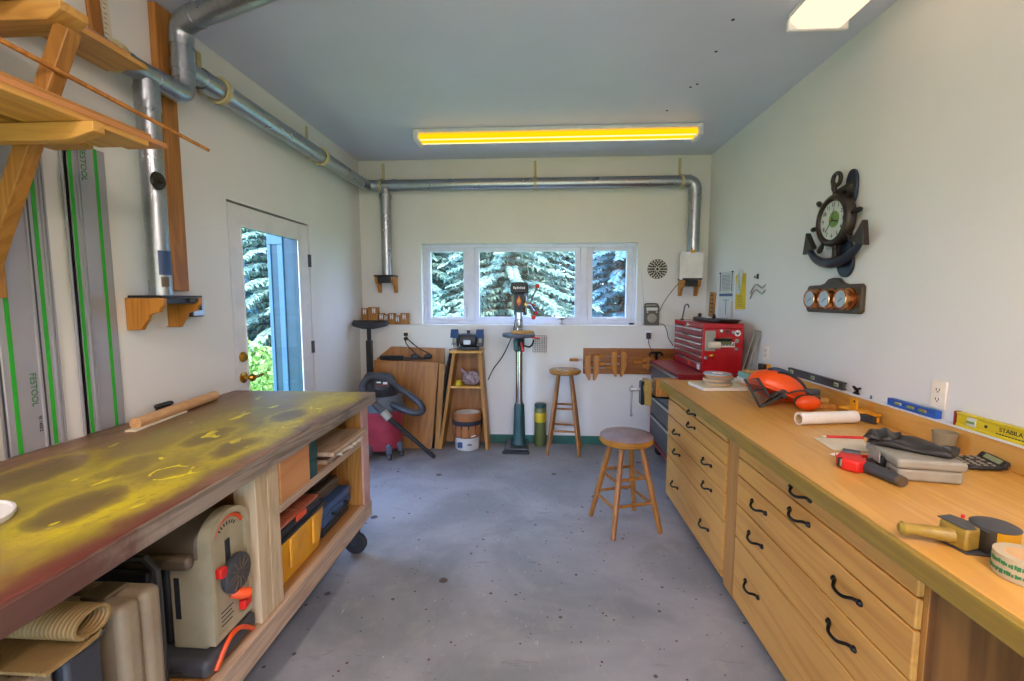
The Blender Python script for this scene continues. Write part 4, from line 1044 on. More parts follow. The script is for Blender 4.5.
obj('bar', MB().box(-1.60, -1.14, 4.472, 4.490, .885, .905), 'black', bar_, .003)
obj('jaw', MB().box(-1.60, -1.36, 4.462, 4.498, .88, .92), 'iron', bar_, .006)
for x in (-1.24, -1.11): obj('knob', MB().sph((x, 4.475, .915), (.045, .022, .028), 12, 8), 'black', bar_)
# folded black stand
fs = thing('folded_stand', (-1.0, 4.5, 0), 'black folded tool stand leaning between the plywood and the wooden tower', 'tool stand')
for x0, x1, y in ((-1.045, -.885, 4.40), (-.985, -.845, 4.44)):
    obj('leg', MB().bar((x0, y, .0), (x1, y+.12, .97), .028, .03), 'black', fs, .003)
obj('leg', MB().bar((-1.0, 4.38, 0), (-.90, 4.50, .68), .022, .022), 'dsteel', fs, .003)
obj('brace', MB().bar((-1.0, 4.41, .30), (-.93, 4.45, .30), .018, .018), 'dsteel', fs); obj('bracket', MB().box(-.905, -.84, 4.52, 4.58, .93, .985), 'black', fs, .004)
# shop vacuum
vc = thing('shop_vacuum', (-1.50, 4.17, 0), 'shop vacuum with a red drum and grey lid standing in front of the plywood', 'vacuum cleaner')
VC = (-1.50, 4.20)
obj('drum', MB().lathe([(.165, .075), (.185, .085), (.195, .25), (.205, .43), (.212, .435), (.212, .45)], (*VC, 0), 'Z', 36), 'drum', vc)
obj('lid', MB().lathe([(.214, .45), (.222, .455), (.222, .475), (.205, .49), (.19, .56), (.17, .585), (.001, .585)], (*VC, 0), 'Z', 36), 'vacgrey', vc)
obj('motor_head', MB().lathe([(.15, .585), (.155, .60), (.15, .67), (.135, .73), (.10, .775), (.06, .79), (.001, .792)], (*VC, 0), 'Z', 30), 'vacdark', vc)
m = MB()
for i in range(10):
    a = -PI/2 + (i-4.5)*.1+.5; m.box(VC[0]+.157*math.cos(a)-.004, VC[0]+.157*math.cos(a)+.004, VC[1]+.157*math.sin(a)-.004, VC[1]+.157*math.sin(a)+.004, .60, .66)
obj('vents', m, 'black', vc)
lb = obj('label_panel', MB().prism([(-1.50, .69), (-1.37, .68), (-1.37, .735), (-1.50, .748)], 'Y', 4.045, 4.06), 'black', vc, .002); lb['label'] = 'black panel with pale and red print'
for k, (a, b, c_, e_, q) in enumerate(((-1.485, -1.445, .722, .735, 'paper'), (-1.425, -1.385, .712, .732, 'paper'), (-1.49, -1.39, .697, .703, 'red'))): obj('print', MB().box(a, b, 4.043, 4.045, c_, e_), q, lb)
obj('carry_handle', MB().tube(bez((-1.62, 4.18, .60), (-1.66, 4.10, .80), (-1.55, 4.06, .84), (-1.48, 4.12, .76), 10), .018, 10), 'vacdark', vc)
for a in (-.95, -.3, PI*.55, PI*1.1, -1.9):
    x, y = VC[0]+.20*math.cos(a), VC[1]+.20*math.sin(a)
    f = obj('caster_leg', MB().prism([(-.022, .058), (.022, .058), (.03, .13), (.0, .15), (-.03, .13)], 'Y', -.028, .02).xf(Matrix.Translation((x, y, 0)) @ Euler((0, 0, a-PI/2)).to_matrix().to_4x4()), 'vacgrey', vc, .006)
    obj('wheel', MB().lathe([(.008, -.014), (.026, -.013), (.029, 0), (.026, .013), (.008, .014)], (x+.02*math.cos(a), y+.02*math.sin(a), .030), 'X', 16), 'dgrey', f)
hose = spline([(-1.40, 4.10, .52), (-1.30, 4.05, .50), (-1.18, 4.0, .47), (-1.09, 4.02, .455), (-1.07, 4.08, .48), (-1.13, 4.13, .54), (-1.27, 4.15, .63), (-1.42, 4.10, .74), (-1.53, 4.03, .78), (-1.585, 3.98, .73), (-1.57, 3.94, .66), (-1.47, 3.93, .56), (-1.37, 3.93, .46)], 10)
m = MB(); m.tube(hose, [.029+.003*(i % 2) for i in range(len(hose))], 10); obj('hose', m, 'vacdark', vc)
obj('hose_cuff', MB().tube([(-1.39, 3.93, .485), (-1.335, 3.932, .42)], .036, 12), 'grey', vc)
obj('wand', MB().tube([(-1.345, 3.932, .43), (-.965, 4.075, .022)], [.024, .019], 12), 'black', vc)

# ---- tapered wooden tower with bench grinder
tw = thing('grinder_stand', (-.715, 4.45, 0), 'tapered plywood tower stand holding the bench grinder', 'stand')
yf, yb = 4.36, 4.58
for sg in (-1, 1):
    xb, xt = -.74+sg*.235, -.70+sg*.125
    m = MB(); a, b = (xb, 0.001), (xt, .965); w2 = .016
    m.add([(x+dx, y, z) for y, dz in ((yf, 0), (yb, 0)) for (x, z), dx in ((a, -w2), (a, w2), (b, w2), (b, -w2))], [(0, 1, 2, 3), (7, 6, 5, 4), (0, 4, 5, 1), (1, 5, 6, 2), (2, 6, 7, 3), (3, 7, 4, 0)])
    obj('side_panel', m, 'pineZ', tw, .002)
m = MB(); m.prism([(-.955, .02), (-.525, .02), (-.595, .965), (-.805, .965)], 'Y', yb-.016, yb-.002); obj('back_panel', m, 'plyZ', tw)
obj('top', MB().box(-.87, -.55, yf-.02, yb, .966, .99), 'pine', tw, .003)
obj('shelf', MB().box(-.865, -.555, yf+.01, yb-.017, .615, .635), 'pine', tw, .002)
bg_ = thing('bench_grinder', (-.70, 4.45, .99), 'black bench grinder with blue guards on top of the plywood tower', 'bench grinder')
gz = .991
obj('base', MB().prism([(-.80, gz), (-.59, gz), (-.61, gz+.035), (-.78, gz+.035)], 'Y', 4.39, 4.52), 'black', bg_, .006)
obj('motor', MB().lathe([(.05, -.085), (.062, -.075), (.066, 0), (.062, .075), (.05, .085)], (-.695, 4.46, gz+.10), 'X', 22), 'dgrey', bg_)
obj('badge', MB().box(-.735, -.665, 4.385, 4.398, gz+.055, gz+.10), 'steel', bg_, .003)
for sg in (-1, 1):
    x = -.695+sg*.125
    g_ = obj('wheel_guard', MB().lathe([(.03, -.022), (.072, -.022), (.072, .022), (.03, .022)], (x, 4.46, gz+.10), 'X', 22), 'black', bg_)
    obj('grinding_wheel', MB().lathe([(.01, -.015), (.06, -.015), (.06, .015), (.01, .015)], (x, 4.445, gz+.095), 'X', 22), 'grey', g_)
    obj('eye_shield', MB().cbox((x, 4.37, gz+.165), (.075, .005, .09), (-.45, 0, 0)), 'sticker', bg_, .003)['label'] = 'blue eye shield'
    obj('shield_arm', MB().tube([(x, 4.46, gz+.165), (x, 4.41, gz+.20), (x, 4.385, gz+.18)], .006, 6), 'steel', bg_)
    obj('tool_rest', MB().box(x-.03, x+.03, 4.355, 4.40, gz+.06, gz+.066), 'dsteel', bg_)
obj('knob', MB().lathe([(.012, 0), (.018, .012), (.016, .026), (.001, .03)], (-.695, 4.46, gz+.164), 'Z', 14), 'black', bg_)
cord('thin black cord hanging from the drill press to the side of the wooden tower', [(-.225, 4.50, 1.36), (-.24, 4.56, 1.25), (-.27, 4.58, 1.12), (-.36, 4.59, .92), (-.46, 4.60, .78), (-.52, 4.605, .66)])
pb = thing('plastic_bag', (-.68, 4.45, .635), 'crumpled plastic bag of hardware on the shelf of the wooden tower', 'bag')
m = MB(); m.sph((-.66, 4.45, .70), (.105, .06, .062), 22, 14); rr = random.Random(4)
m.v = [v+Vector((rr.uniform(-.014, .014), rr.uniform(-.012, .012), rr.uniform(-.008, .022) if v.z > .66 else 0)) for v in m.v]
obj('bag', m, 'bag', pb, smooth=False)
m = MB(); m.tube([(-.71, 4.42, .74), (-.755, 4.41, .79), (-.765, 4.41, .80)], [.02, .012, .02], 8); obj('neck', m, 'bag', pb)
co_ = thing('yellow_strap', (-.80, 4.42, .635), 'coil of yellow cord on the shelf of the wooden tower', 'cord coil')
m = MB(); [m.torus((-.79, 4.42, .645+.012*k), .035-.004*k, .006, 'Z', 20, 6) for k in range(4)]; obj('coil', m, 'yel2', co_)
bu = thing('tool_bucket', (-.71, 4.38, 0), 'white bucket wrapped in a brown canvas tool organiser under the wooden tower', 'bucket')
bx_, by_ = -.71, 4.452
obj('bucket', MB().lathe([(.115, .002), (.12, .01), (.135, .34), (.142, .345), (.142, .36), (.13, .358), (.112, .02), (.001, .012)], (bx_, by_-.02, 0), 'Z', 30), 'bucketw', bu)
obj('canvas', MB().lathe([(.131, .13), (.137, .14), (.149, .37), (.143, .378), (.134, .37), (.128, .2)], (bx_, by_-.02, 0), 'Z', 30, cap=False), 'apron', bu)['label'] = 'brown canvas sleeve'
obj('webbing', MB().lathe([(.143, .22), (.1465, .225), (.150, .295), (.147, .30)], (bx_, by_-.02, 0), 'Z', 30, cap=False), 'navycloth', bu)['label'] = 'dark webbing band'
for i in range(5):
    a = -PI/2 + (i-2)*.48; x, y = bx_+.147*math.cos(a), by_-.02+.147*math.sin(a)
    obj('pocket', MB().cbox((x, y, .20), (.058, .012, .11), (0, 0, a+PI/2)), 'apron', bu, .004)
obj('print', MB().box(bx_-.075, bx_-.03, by_-.158, by_-.135, .04, .09).box(bx_+.02, bx_+.06, by_-.158, by_-.135, .065, .072), 'sticker', bu)
obj('handle', MB().tube([(bx_+.06, by_-.165, .155), (bx_+.10, by_-.145, .165)], .005, 6), 'paper', bu)

# ---- drill press
dp = thing('drill_press', (-.19, 4.42, 0), 'dark green floor-standing drill press with red-knobbed handles in front of the window', 'drill press')
cx, cy = -.19, 4.44
m = MB(); m.prism([(-.335, 4.27), (-.095, 4.27), (-.095, 4.59), (-.335, 4.59)], 'Z', .001, .03); m.box(-.325, -.105, 4.28, 4.58, .03, .05); obj('base', m, 'dsteel', dp, .006)
for x in (-.275, -.175): obj('base_slot', MB().box(x-.008, x+.008, 4.30, 4.42, .05, .052), 'black', dp)
obj('base_edge', MB().box(-.345, -.085, 4.258, 4.269, .002, .028), 'black', dp)
obj('column_foot', MB().lathe([(.075, .05), (.075, .058), (.062, .075), (.058, .20), (.05, .44), (.042, .46)], (cx, cy, 0), 'Z', 24), 'dgreen', dp)
obj('column', MB().cyl((cx, cy, .45), (cx, cy, 1.46), .036, n=24), 'chrome', dp)
m = MB(); m.lathe([(.05, .98), (.05, 1.13)], (cx, cy, 0), 'Z', 20); m.box(cx-.055, cx-.01, cy-.09, cy, 1.0, 1.10); m.prism([(cy-.16, 1.128), (cy, 1.128), (cy, 1.03), (cy-.05, 1.03)], 'X', cx-.02, cx+.02); obj('table_bracket', m, 'dgreen', dp, .004)
obj('table', MB().lathe([(.001, 1.13), (.12, 1.13), (.15, 1.138), (.155, 1.145), (.155, 1.165), (.15, 1.168), (.001, 1.168)], (cx, cy-.17, 0), 'Z', 36), 'vacgrey', dp)
obj('table_crank', MB().tube(spline([(cx+.05, cy-.05, 1.04), (cx+.10, cy-.07, 1.03), (cx+.13, cy-.08, 1.06), (cx+.14, cy-.10, 1.10)], 4), .009, 8), 'iron', dp)
obj('clamp_lever', MB().tube([(cx+.10, cy-.12, 1.128), (cx+.20, cy-.16, 1.122)], [.007, .011], 8), 'redknob', dp)['label'] = 'red clamp lever'
obj('rack_lock', MB().tube([(cx+.02, cy-.10, 1.08), (cx+.045, cy-.13, .99)], [.009, .012], 8), 'redknob', dp)['label'] = 'pinkish red lock handle'
m = MB(); m.prism([(-.262, 1.545), (-.268, 1.60), (-.258, 1.638), (-.25, 1.645), (-.115, 1.645), (-.106, 1.638), (-.098, 1.60), (-.104, 1.545)], 'Y', 4.24, 4.58); obj('belt_cover', m, 'black', dp, .008)
hb_ = obj('badge', MB().box(-.245, -.12, 4.236, 4.2405, 1.572, 1.612), 'text', dp); text('Rexon', .042, (-.183, 4.2355, 1.592), (1, 0, 0), (0, 0, 1), 'paper', hb_) if False else None
m = MB(); rr = random.Random(2)
x = -.238
while x < -.13: m.box(x, x+.011, 4.2345, 4.2358, 1.582+rr.uniform(-.002, .003), 1.600+rr.uniform(0, .008)); x += .016
obj('badge_letters', m, 'paper', hb_)
m = MB(); m.prism([(-.232, 1.39), (-.232, 1.545), (-.135, 1.545), (-.135, 1.39), (-.15, 1.365), (-.215, 1.365)], 'Y', 4.25, 4.50); obj('head', m, 'dgreen', dp, .006)
obj('front_plate', MB().box(-.222, -.148, 4.242, 4.2495, 1.385, 1.54), 'black', dp, .004)
fl = obj('flame_emblem', MB().prism([(-.186, 1.425), (-.204, 1.45), (-.207, 1.478), (-.192, 1.505), (-.185, 1.525), (-.178, 1.505), (-.165, 1.478), (-.168, 1.45)], 'Y', 4.239, 4.2418), 'orange', dp); fl['label'] = 'orange flame emblem'
obj('flame_core', MB().prism([(-.186, 1.452), (-.197, 1.47), (-.190, 1.492), (-.185, 1.512), (-.180, 1.492), (-.174, 1.47)], 'Y', 4.2375, 4.2389), 'yel2', fl)
obj('motor', MB().lathe([(.06, 1.33), (.066, 1.34), (.066, 1.52), (.06, 1.53)], (-.185, 4.56, 0), 'Z', 22), 'dsteel', dp)
obj('quill', MB().lathe([(.03, 1.365), (.03, 1.30), (.018, 1.295), (.018, 1.27)], (-.185, 4.31, 0), 'Z', 20), 'chrome', dp)
obj('chuck', MB().lathe([(.024, 1.27), (.026, 1.245), (.022, 1.225), (.010, 1.21), (.005, 1.208)], (-.185, 4.31, 0), 'Z', 18), 'steel', dp)
obj('depth_stop', MB().cyl((-.13, 4.28, 1.36), (-.13, 4.28, 1.52), .006, n=8).box(-.15, -.115, 4.27, 4.29, 1.43, 1.45), 'brass', dp)
obj('feed_hub', MB().cyl((-.135, 4.33, 1.44), (-.085, 4.33, 1.44), .024, n=18), 'steel', dp)
for a, bx2, bz in ((0, .065, .17), (1, .05, -.095), (2, .03, -.13)):
    p0 = Vector((-.09, 4.33, 1.44)); p1 = p0 + Vector((bx2+.01, (-.06, .09, -.09)[a], bz if a == 0 else bz+.01))
    r_ = obj('feed_handle', MB().tube([p0, p1], .006, 8), 'chrome', dp)
    obj('knob', MB().sph(p1, .021, 14, 10), 'redknob', r_)['label'] = 'red ball knob'
obj('speed_lever', MB().tube([(-.10, 4.27, 1.455), (-.03, 4.25, 1.43)], [.004, .007], 8), 'redknob', dp)
for x in (-.245, -.128): obj('side_switch', MB().box(x-.012, x+.008, 4.30, 4.42, 1.40, 1.52), 'beige', dp, .004)
tag(obj('wood_disc', MB().lathe([(.001, 0), (.108, 0), (.11, .003), (.11, .020), (.107, .023), (.001, .023)], (-.155, 4.285, 1.169), 'Z', 36), 'pine'), 'round pale wooden disc lying on the drill press table', 'wood disc')
# printed sheet on the lower wall
ch = thing('printed_chart', (.01, YL-.002, .93), 'printed speed chart sheet pinned to the wall behind the drill press', 'paper')
obj('sheet', MB().box(-.075, .095, YL-.003, YL-.001, .935, 1.145), 'paper', ch)
m = MB()
for i in range(9): m.box(-.062, .082, YL-.0036, YL-.0031, .95+i*.0205, .9555+i*.0205)
for i in range(7): m.box(-.062+i*.0235, -.0590+i*.0235, YL-.0036, YL-.0031, .95, 1.115)
obj('printed_grid', m, 'text', ch)
# cylinder on the floor
cy2 = thing('metal_canister', (.02, 4.55, 0), 'tall grey-green canister with a yellow band standing on the floor by the far stool', 'canister')
obj('body', MB().lathe([(.055, .002), (.06, .01), (.06, .38), (.055, .395)], (.02, 4.545, 0), 'Z', 26), 'olive', cy2)
obj('cap', MB().lathe([(.055, .396), (.06, .40), (.06, .43), (.05, .437), (.001, .437)], (.02, 4.545, 0), 'Z', 26), 'dgreen', cy2)
obj('band', MB().lathe([(.0604, .25), (.0618, .252), (.0618, .345), (.0604, .347)], (.02, 4.545, 0), 'Z', 26, cap=False), 'yel2', cy2)['label'] = 'yellow band'

# ---- stools
def stool(loc, rs_, h, splay, rz, label, seatm, pad):
    t = thing('bar_stool', (loc[0], loc[1], 0), label, 'stool', None, 0)
    x, y = loc
    prof = [(.001, h-.065), (rs_*.86, h-.065), (rs_*.97, h-.055), (rs_, h-.04), (rs_, h-.022), (rs_*.96, h-.015)] if pad else [(.001, h-.045), (rs_*.9, h-.045), (rs_, h-.032), (rs_, h-.014), (rs_*.94, h-.003), (rs_*.6, h), (.001, h)]
    if pad:
        obj('seat', MB().lathe(prof + [(.001, h-.015)], (x, y, 0), 'Z', 40), 'seat', t)
        obj('cushion', MB().lathe([(rs_*.985, h-.016), (rs_*.99, h-.010), (rs_*.93, h-.003), (rs_*.6, h+.004), (.001, h+.006)], (x, y, 0), 'Z', 40), seatm, t)['label'] = 'shiny brownish mauve cushion top'
        obj('trim_band', MB().torus((x, y, h-.040), rs_+.001, .004, 'Z', 40, 6), 'seat', t)
    else: obj('seat', MB().lathe(prof, (x, y, 0), 'Z', 40), seatm, t)
    legs = []
    for k in range(4):
        a = rz + k*PI/2; top = Vector((x+rs_*.55*math.cos(a), y+rs_*.55*math.sin(a), h-.05)); bot = Vector((x+splay*math.cos(a), y+splay*math.sin(a), .001))
        legs.append((top, bot)); obj('leg', MB().tube([bot, bot.lerp(top, .35), bot.lerp(top, .6), top], [.0155, .019, .019, .016], 14), 'stool', t)
    for k in range(4):
        for f in ((.30, .58) if True else ()):
            f2 = f + (.035 if k % 2 else 0)
            a, b = legs[k], legs[(k+1) % 4]
            obj('rung', MB().tube([a[1].lerp(a[0], f2), a[1].lerp(a[0], f2).lerp(b[1].lerp(b[0], f2), .5), b[1].lerp(b[0], f2)], [.009, .0115, .009], 10), 'stool', t)
    return t
stool((.575, 2.945), .172, .62, .235, math.radians(-27+90*0), 'padded round wooden stool standing alone in the aisle near the drawers', 'seatmauve', True)
stool((.255, 4.39), .155, .815, .215, math.radians(38), 'taller round-seat wooden stool by the back wall under the clamp board', 'seat', False)
# ================================================================== CLAMP BOARD on the back wall
cbd = tag(obj('clamp_board', MB().box(.45, 1.40, YL-.022, YL-.001, .735, .995), 'board', bev=.003), 'long brown board on the back wall that carries the wooden clamps', 'board')
def handscrew(x, z0, z1, gap, lab, hl=(-1, 1), yc=YL-.045):
    t = thing('handscrew_clamp', (x, yc, z0), lab, 'clamp', 'wooden handscrew clamps')
    jw = .058
    for s_ in (-1, 1):
        c = x+s_*(gap/2+jw/2); i_ = c-s_*jw/2; o_ = c+s_*jw/2
        obj('jaw', MB().prism([(i_, z0), (i_, z1), (o_, z1-.012), (o_, z0+.09), (i_+s_*.018, z0)], 'Y', yc-.02, yc+.02), 'beam', t, .003)
    for k, zz in enumerate((z1-.055, z1-.135)):
        dr = hl[k]; xe = x+dr*(gap/2+jw+.06)
        sp = obj('spindle', MB().cyl((x-dr*(gap/2+jw+.01), yc, zz), (xe, yc, zz), .0055, n=8), 'steel', t)
        obj('handle', MB().lathe([(.008, 0), (.014, .006), (.017, .03), (.015, .07), (.018, .085), (.001, .092)], (xe, yc, zz), 'X' if dr > 0 else '-X', 14), 'beam', sp)
    return t
handscrew(.535, .675, .935, .03, 'wooden handscrew clamp at the left end of the clamp board', (-1, 1))
handscrew(.80, .715, .975, .035, 'wooden handscrew clamp in the middle of the clamp board', (-1, -1))
# handscrew lying on its side, and a black C-clamp
t = thing('handscrew_clamp', (1.2, YL-.05, .83), 'wooden handscrew clamp hung sideways near the red tool chest', 'clamp', 'wooden handscrew clamps')
for z in (.885, .825): obj('jaw', MB().prism([(1.04, z-.02), (1.04, z+.02), (1.32, z+.018), (1.34, z+.004), (1.32, z-.02)], 'Y', YL-.065, YL-.023), 'beam', t, .003)
for x, dr in ((1.09, 1), (1.22, -1)):
    sp = obj('spindle', MB().cyl((x, YL-.045, .79), (x, YL-.045, .915), .0055, n=8), 'steel', t)
obj('handle', MB().lathe([(.008, 0), (.015, .01), (.017, .05), (.018, .085), (.001, .092)], (1.035, YL-.045, .86), '-X', 14), 'beam', t)
t = thing('bar_clamp', (1.16, YL-.09, .76), 'black iron C-clamp hanging on the clamp board', 'clamp')
obj('frame', MB().tube([(1.10, YL-.085, .93), (1.10, YL-.085, .955), (1.12, YL-.085, .965), (1.20, YL-.085, .965), (1.215, YL-.085, .95), (1.215, YL-.085, .93)], .012, 8).bar((1.16, YL-.085, .965), (1.16, YL-.085, .76), .018, .024), 'iron', t)
obj('screw', MB().cyl((1.11, YL-.085, .80), (1.21, YL-.085, .80), .009, n=8).box(1.105, 1.215, YL-.095, YL-.075, .855, .88), 'iron', t)
obj('handle', MB().cyl((1.105, YL-.085, .765), (1.105, YL-.085, .835), .006, n=8), 'dsteel', t)
o_ = thing('power_adapter', (1.09, YL-.03, 1.08), 'small black power adapter plugged into the lower back wall under the radio', 'power adapter')
obj('body', MB().box(1.07, 1.112, YL-.05, YL-.009, 1.095, 1.155), 'black', o_, .006); obj('plate', MB().box(1.055, 1.127, YL-.008, YL-.001, 1.06, 1.175), 'white', o_, .002)
obj('cord', MB().tube(spline([(1.09, YL-.03, 1.095), (1.095, YL-.035, 1.05), (1.115, YL-.03, 1.0), (1.14, YL-.04, .96)], 5), .0035, 6), 'black', o_)
tag(obj('cable', MB().tube(spline([(1.205, YL+.03, 1.24), (1.24, YL-.02, 1.235), (1.27, YL-.02, 1.18), (1.285, YL-.04, 1.10), (1.33, YL-.05, 1.03)], 6), .004, 6), 'black'), 'black wire drooping from the radio behind the red tool chest', 'cable')

# ================================================================== RED TOOL CHEST on a roller cabinet
rc = thing('roller_cabinet', (1.35, 4.0, 0), 'red roller tool cabinet under the chest with black drawers behind the worktop', 'tool cabinet')
CX0, CX1, CY0, CY1 = 1.08, 1.64, 3.56, 4.40
obj('carcass', MB().box(CX0+.02, CX1, CY0, CY1, .13, .895).box(CX0, CX0+.02, CY0, CY0+.03, .13, .895).box(CX0, CX0+.02, CY1-.03, CY1, .13, .895).box(CX0, CX0+.02, CY0+.03, CY1-.03, .13, .16), 'dred', rc, .004)
obj('top', MB().box(CX0-.012, CX1, CY0-.005, CY1+.005, .8955, .91), 'dred', rc, .004)
for z0, z1 in ((.17, .395), (.405, .575), (.585, .735), (.745, .885)):
    dw = obj('drawer', MB().box(CX0+.002, CX0+.019, CY0+.033, CY1-.033, z0, z1), 'dgrey', rc, .003)
    obj('pull', MB().box(CX0-.012, CX0+.002, CY0+.033, CY1-.033, z1-.022, z1-.002), 'steel', dw, .003)
for x in (CX0+.08, CX1-.08):
    for y in (CY0+.08, CY1-.08): caster(x-.02, y, .129, .045, rc, .028)
tcx = thing('tool_chest', (1.45, 4.0, .911), 'bright red tool chest with many drawers in the right back corner', 'tool chest')
TX0, TX1, TY0, TY1, TZ0, TZ1 = 1.29, 1.60, 3.65, 4.40, .911, 1.30
obj('carcass', MB().box(TX0+.02, TX1, TY0, TY1, TZ0, TZ1-.04).box(TX0, TX0+.02, TY0, TY0+.02, TZ0, TZ1-.04).box(TX0, TX0+.02, TY1-.02, TY1, TZ0, TZ1-.04), 'red', tcx, .003)
obj('lid', MB().box(TX0-.004, TX1, TY0-.003, TY1+.003, TZ1-.039, TZ1), 'red', tcx, .006)
rows = [(TZ0+.01, TZ0+.075), (TZ0+.08, TZ0+.13), (TZ0+.135, TZ0+.18), (TZ0+.185, TZ0+.23), (TZ0+.235, TZ0+.28)]
for z0, z1 in rows:
    dw = obj('drawer', MB().box(TX0-.001, TX0+.018, TY0+.023, TY1-.023, z0, z1), 'dred', tcx, .002); obj('pull', MB().box(TX0-.013, TX0-.001, TY0+.023, TY1-.023, z1-.014, z1-.001), 'chrome', dw, .002)
for k in range(3):
    y0 = TY0+.023+k*.236
    dw = obj('drawer', MB().box(TX0-.001, TX0+.018, y0, y0+.23, TZ0+.285, TZ0+.34), 'dred', tcx, .002); obj('pull', MB().box(TX0-.012, TX0-.001, y0, y0+.23, TZ0+.326, TZ0+.339), 'chrome', dw, .002)
obj('lid_catch', MB().box(TX0-.012, TX0-.005, 4.0, 4.05, TZ1-.045, TZ1-.015), 'chrome', tcx, .002)
obj('sticker', MB().box(TX0-.003, TX0-.0015, 3.70, 3.76, TZ0+.015, TZ0+.06), 'paper', tcx)
obj('sticker', MB().box(TX0-.003, TX0-.0015, 3.93, 3.99, TZ0+.02, TZ0+.065), 'orange2', tcx)
ye = TY0-.001
obj('white_sticker', MB().box(1.405, 1.535, ye-.002, ye, 1.115, 1.155), 'paper', tcx)
m = MB(); rr = random.Random(8); x = 1.42
while x < 1.525: m.box(x, x+.007, ye-.0028, ye-.0021, 1.122+rr.uniform(0, .005), 1.14+rr.uniform(0, .01)); x += .0115
obj('sticker_letters', m, 'text', tcx)
# things held by magnets on its end
mt_ = thing('magnetic_holder', (1.36, TY0-.03, 1.08), 'steel plate with a roll holder on the end of the red tool chest', 'holder')
obj('plate', MB().box(1.305, 1.385, ye-.006, ye-.002, 1.085, 1.245), 'grey', mt_, .002)
obj('roll', MB().cyl((1.325, ye-.04, 1.135), (1.405, ye-.04, 1.135), .028, n=18), 'cream', mt_)
obj('arm', MB().box(1.37, 1.50, ye-.035, ye-.006, 1.165, 1.185), 'iron', mt_, .003); obj('arm', MB().box(1.42, 1.505, ye-.02, ye-.006, 1.14, 1.19), 'olive', mt_, .004)
obj('core', MB().cyl((1.405, ye-.04, 1.135), (1.408, ye-.04, 1.135), .012, n=14), 'text', mt_)
for lab, x, z, r_, m_ in (('silver round magnet near the top middle of the red chest end', 1.43, 1.24, .016, 'chrome'), ('small dark magnet beside the silver one on the red chest end', 1.475, 1.237, .011, 'dsteel'), ('grey magnet between the small one and the blue-green badge', 1.52, 1.232, .013, 'steel'),
        ('steel magnet low on the right of the red chest end', 1.545, 1.10, .013, 'steel'), ('steel magnet right of the white sticker on the red chest end', 1.55, 1.165, .017, 'grey'), ('brass-coloured magnet low on the left of the red chest end', 1.36, 1.045, .017, 'brass'), ('small magnet left of the low brass-coloured one', 1.315, 1.03, .012, 'steel')):
    tag(obj('magnet', MB().lathe([(r_, 0), (r_, .006), (r_*.6, .012), (.001, .013)], (x, ye-.001, z), '-Y', 16), m_), lab, 'magnet', 'magnets on the red tool chest')
bd = obj('heart_badge', MB().lathe([(.024, 0), (.024, .005), (.001, .006)], (1.552, ye-.001, 1.225), '-Y', 22), 'paper'); tag(bd, 'round white badge with a teal centre on the red chest end', 'badge')
obj('emblem', MB().prism([(1.552, 1.211), (1.538, 1.226), (1.542, 1.235), (1.552, 1.23), (1.562, 1.235), (1.566, 1.226)], 'Y', ye-.0085, ye-.0065), 'teal', bd)
# on top of the chest
t = thing('hand_plane', (1.42, 3.9, 1.30), 'dark tools heaped on top of the red tool chest', 'hand plane')
obj('body', MB().prism([(3.74, 1.302), (4.22, 1.302), (4.26, 1.325), (4.20, 1.335), (3.95, 1.328), (3.78, 1.334), (3.72, 1.318)], 'X', 1.40, 1.455), 'dsteel', t, .008)
t['label'] = 'dark hand plane lying on top of the red tool chest'
obj('knob', MB().lathe([(.02, 0), (.014, .012), (.02, .03), (.001, .042)], (1.428, 4.14, 1.328), 'Z', 14), 'bronze', t); obj('handle', MB().tube([(1.428, 3.83, 1.328), (1.428, 3.80, 1.35), (1.428, 3.815, 1.366)], [.014, .013, .009], 10), 'bronze', t)
t = thing('tin_tray', (1.52, 3.8, 1.301), 'shallow dark tray beside the hand plane on the red chest', 'tray')
obj('tray', tub(1.47, 1.585, 3.68, 4.02, 1.302, 1.322, .015), 'bronze', t, .004); obj('rim', MB().box(1.465, 1.59, 3.675, 4.025, 1.3225, 1.328), 'bronze', t, .002)
t = thing('hook_tool', (1.33, 4.33, 1.301), 'bent grey hook tool standing at the far corner of the red chest', 'hook')
obj('shank', MB().tube(spline([(1.325, 4.30, 1.303), (1.345, 4.33, 1.37), (1.36, 4.34, 1.43), (1.385, 4.34, 1.44), (1.395, 4.34, 1.41)], 5), .007, 8), 'dsteel', t); obj('foot', MB().lathe([(.02, 0), (.018, .006), (.008, .012)], (1.325, 4.30, 1.301), 'Z', 14), 'dsteel', t)

# ================================================================== RIGHT WALL: things behind the chest
XW = XR-.001
def wsheet(name, y0, y1, z0, z1, m, lab, cat, d=.002, rot=0.0, off=0.0):
    t = thing(name, (XW, (y0+y1)/2, z0), lab, cat)
    mb = MB().cbox((0, 0, 0), (d, abs(y1-y0), z1-z0)).xf(Matrix.Translation((XW-d/2-off, (y0+y1)/2, (z0+z1)/2)) @ Euler((rot, 0, 0)).to_matrix().to_4x4())
    obj('sheet', mb, m, t); return t
t = wsheet('wall_chart', 4.39, 4.08, 1.31, 1.735, 'dial', 'pale printed chart pinned on the right wall above the red chest', 'chart')
m = MB()
for i in range(12): m.box(XW-.0032, XW-.0024, 4.14, 4.33, 1.57+i*.012, 1.573+i*.012)
for y in (4.365, 4.11): m.box(XW-.0032, XW-.0024, y-.006, y+.006, 1.56, 1.72)
m.box(XW-.0032, XW-.0024, 4.15, 4.30, 1.48, 1.484); m.box(XW-.0032, XW-.0024, 4.215, 4.225, 1.35, 1.48)
obj('print', m, 'text', t); obj('blue_band', MB().box(XW-.0032, XW-.0024, 4.09, 4.38, 1.515, 1.54), 'sticker', t)
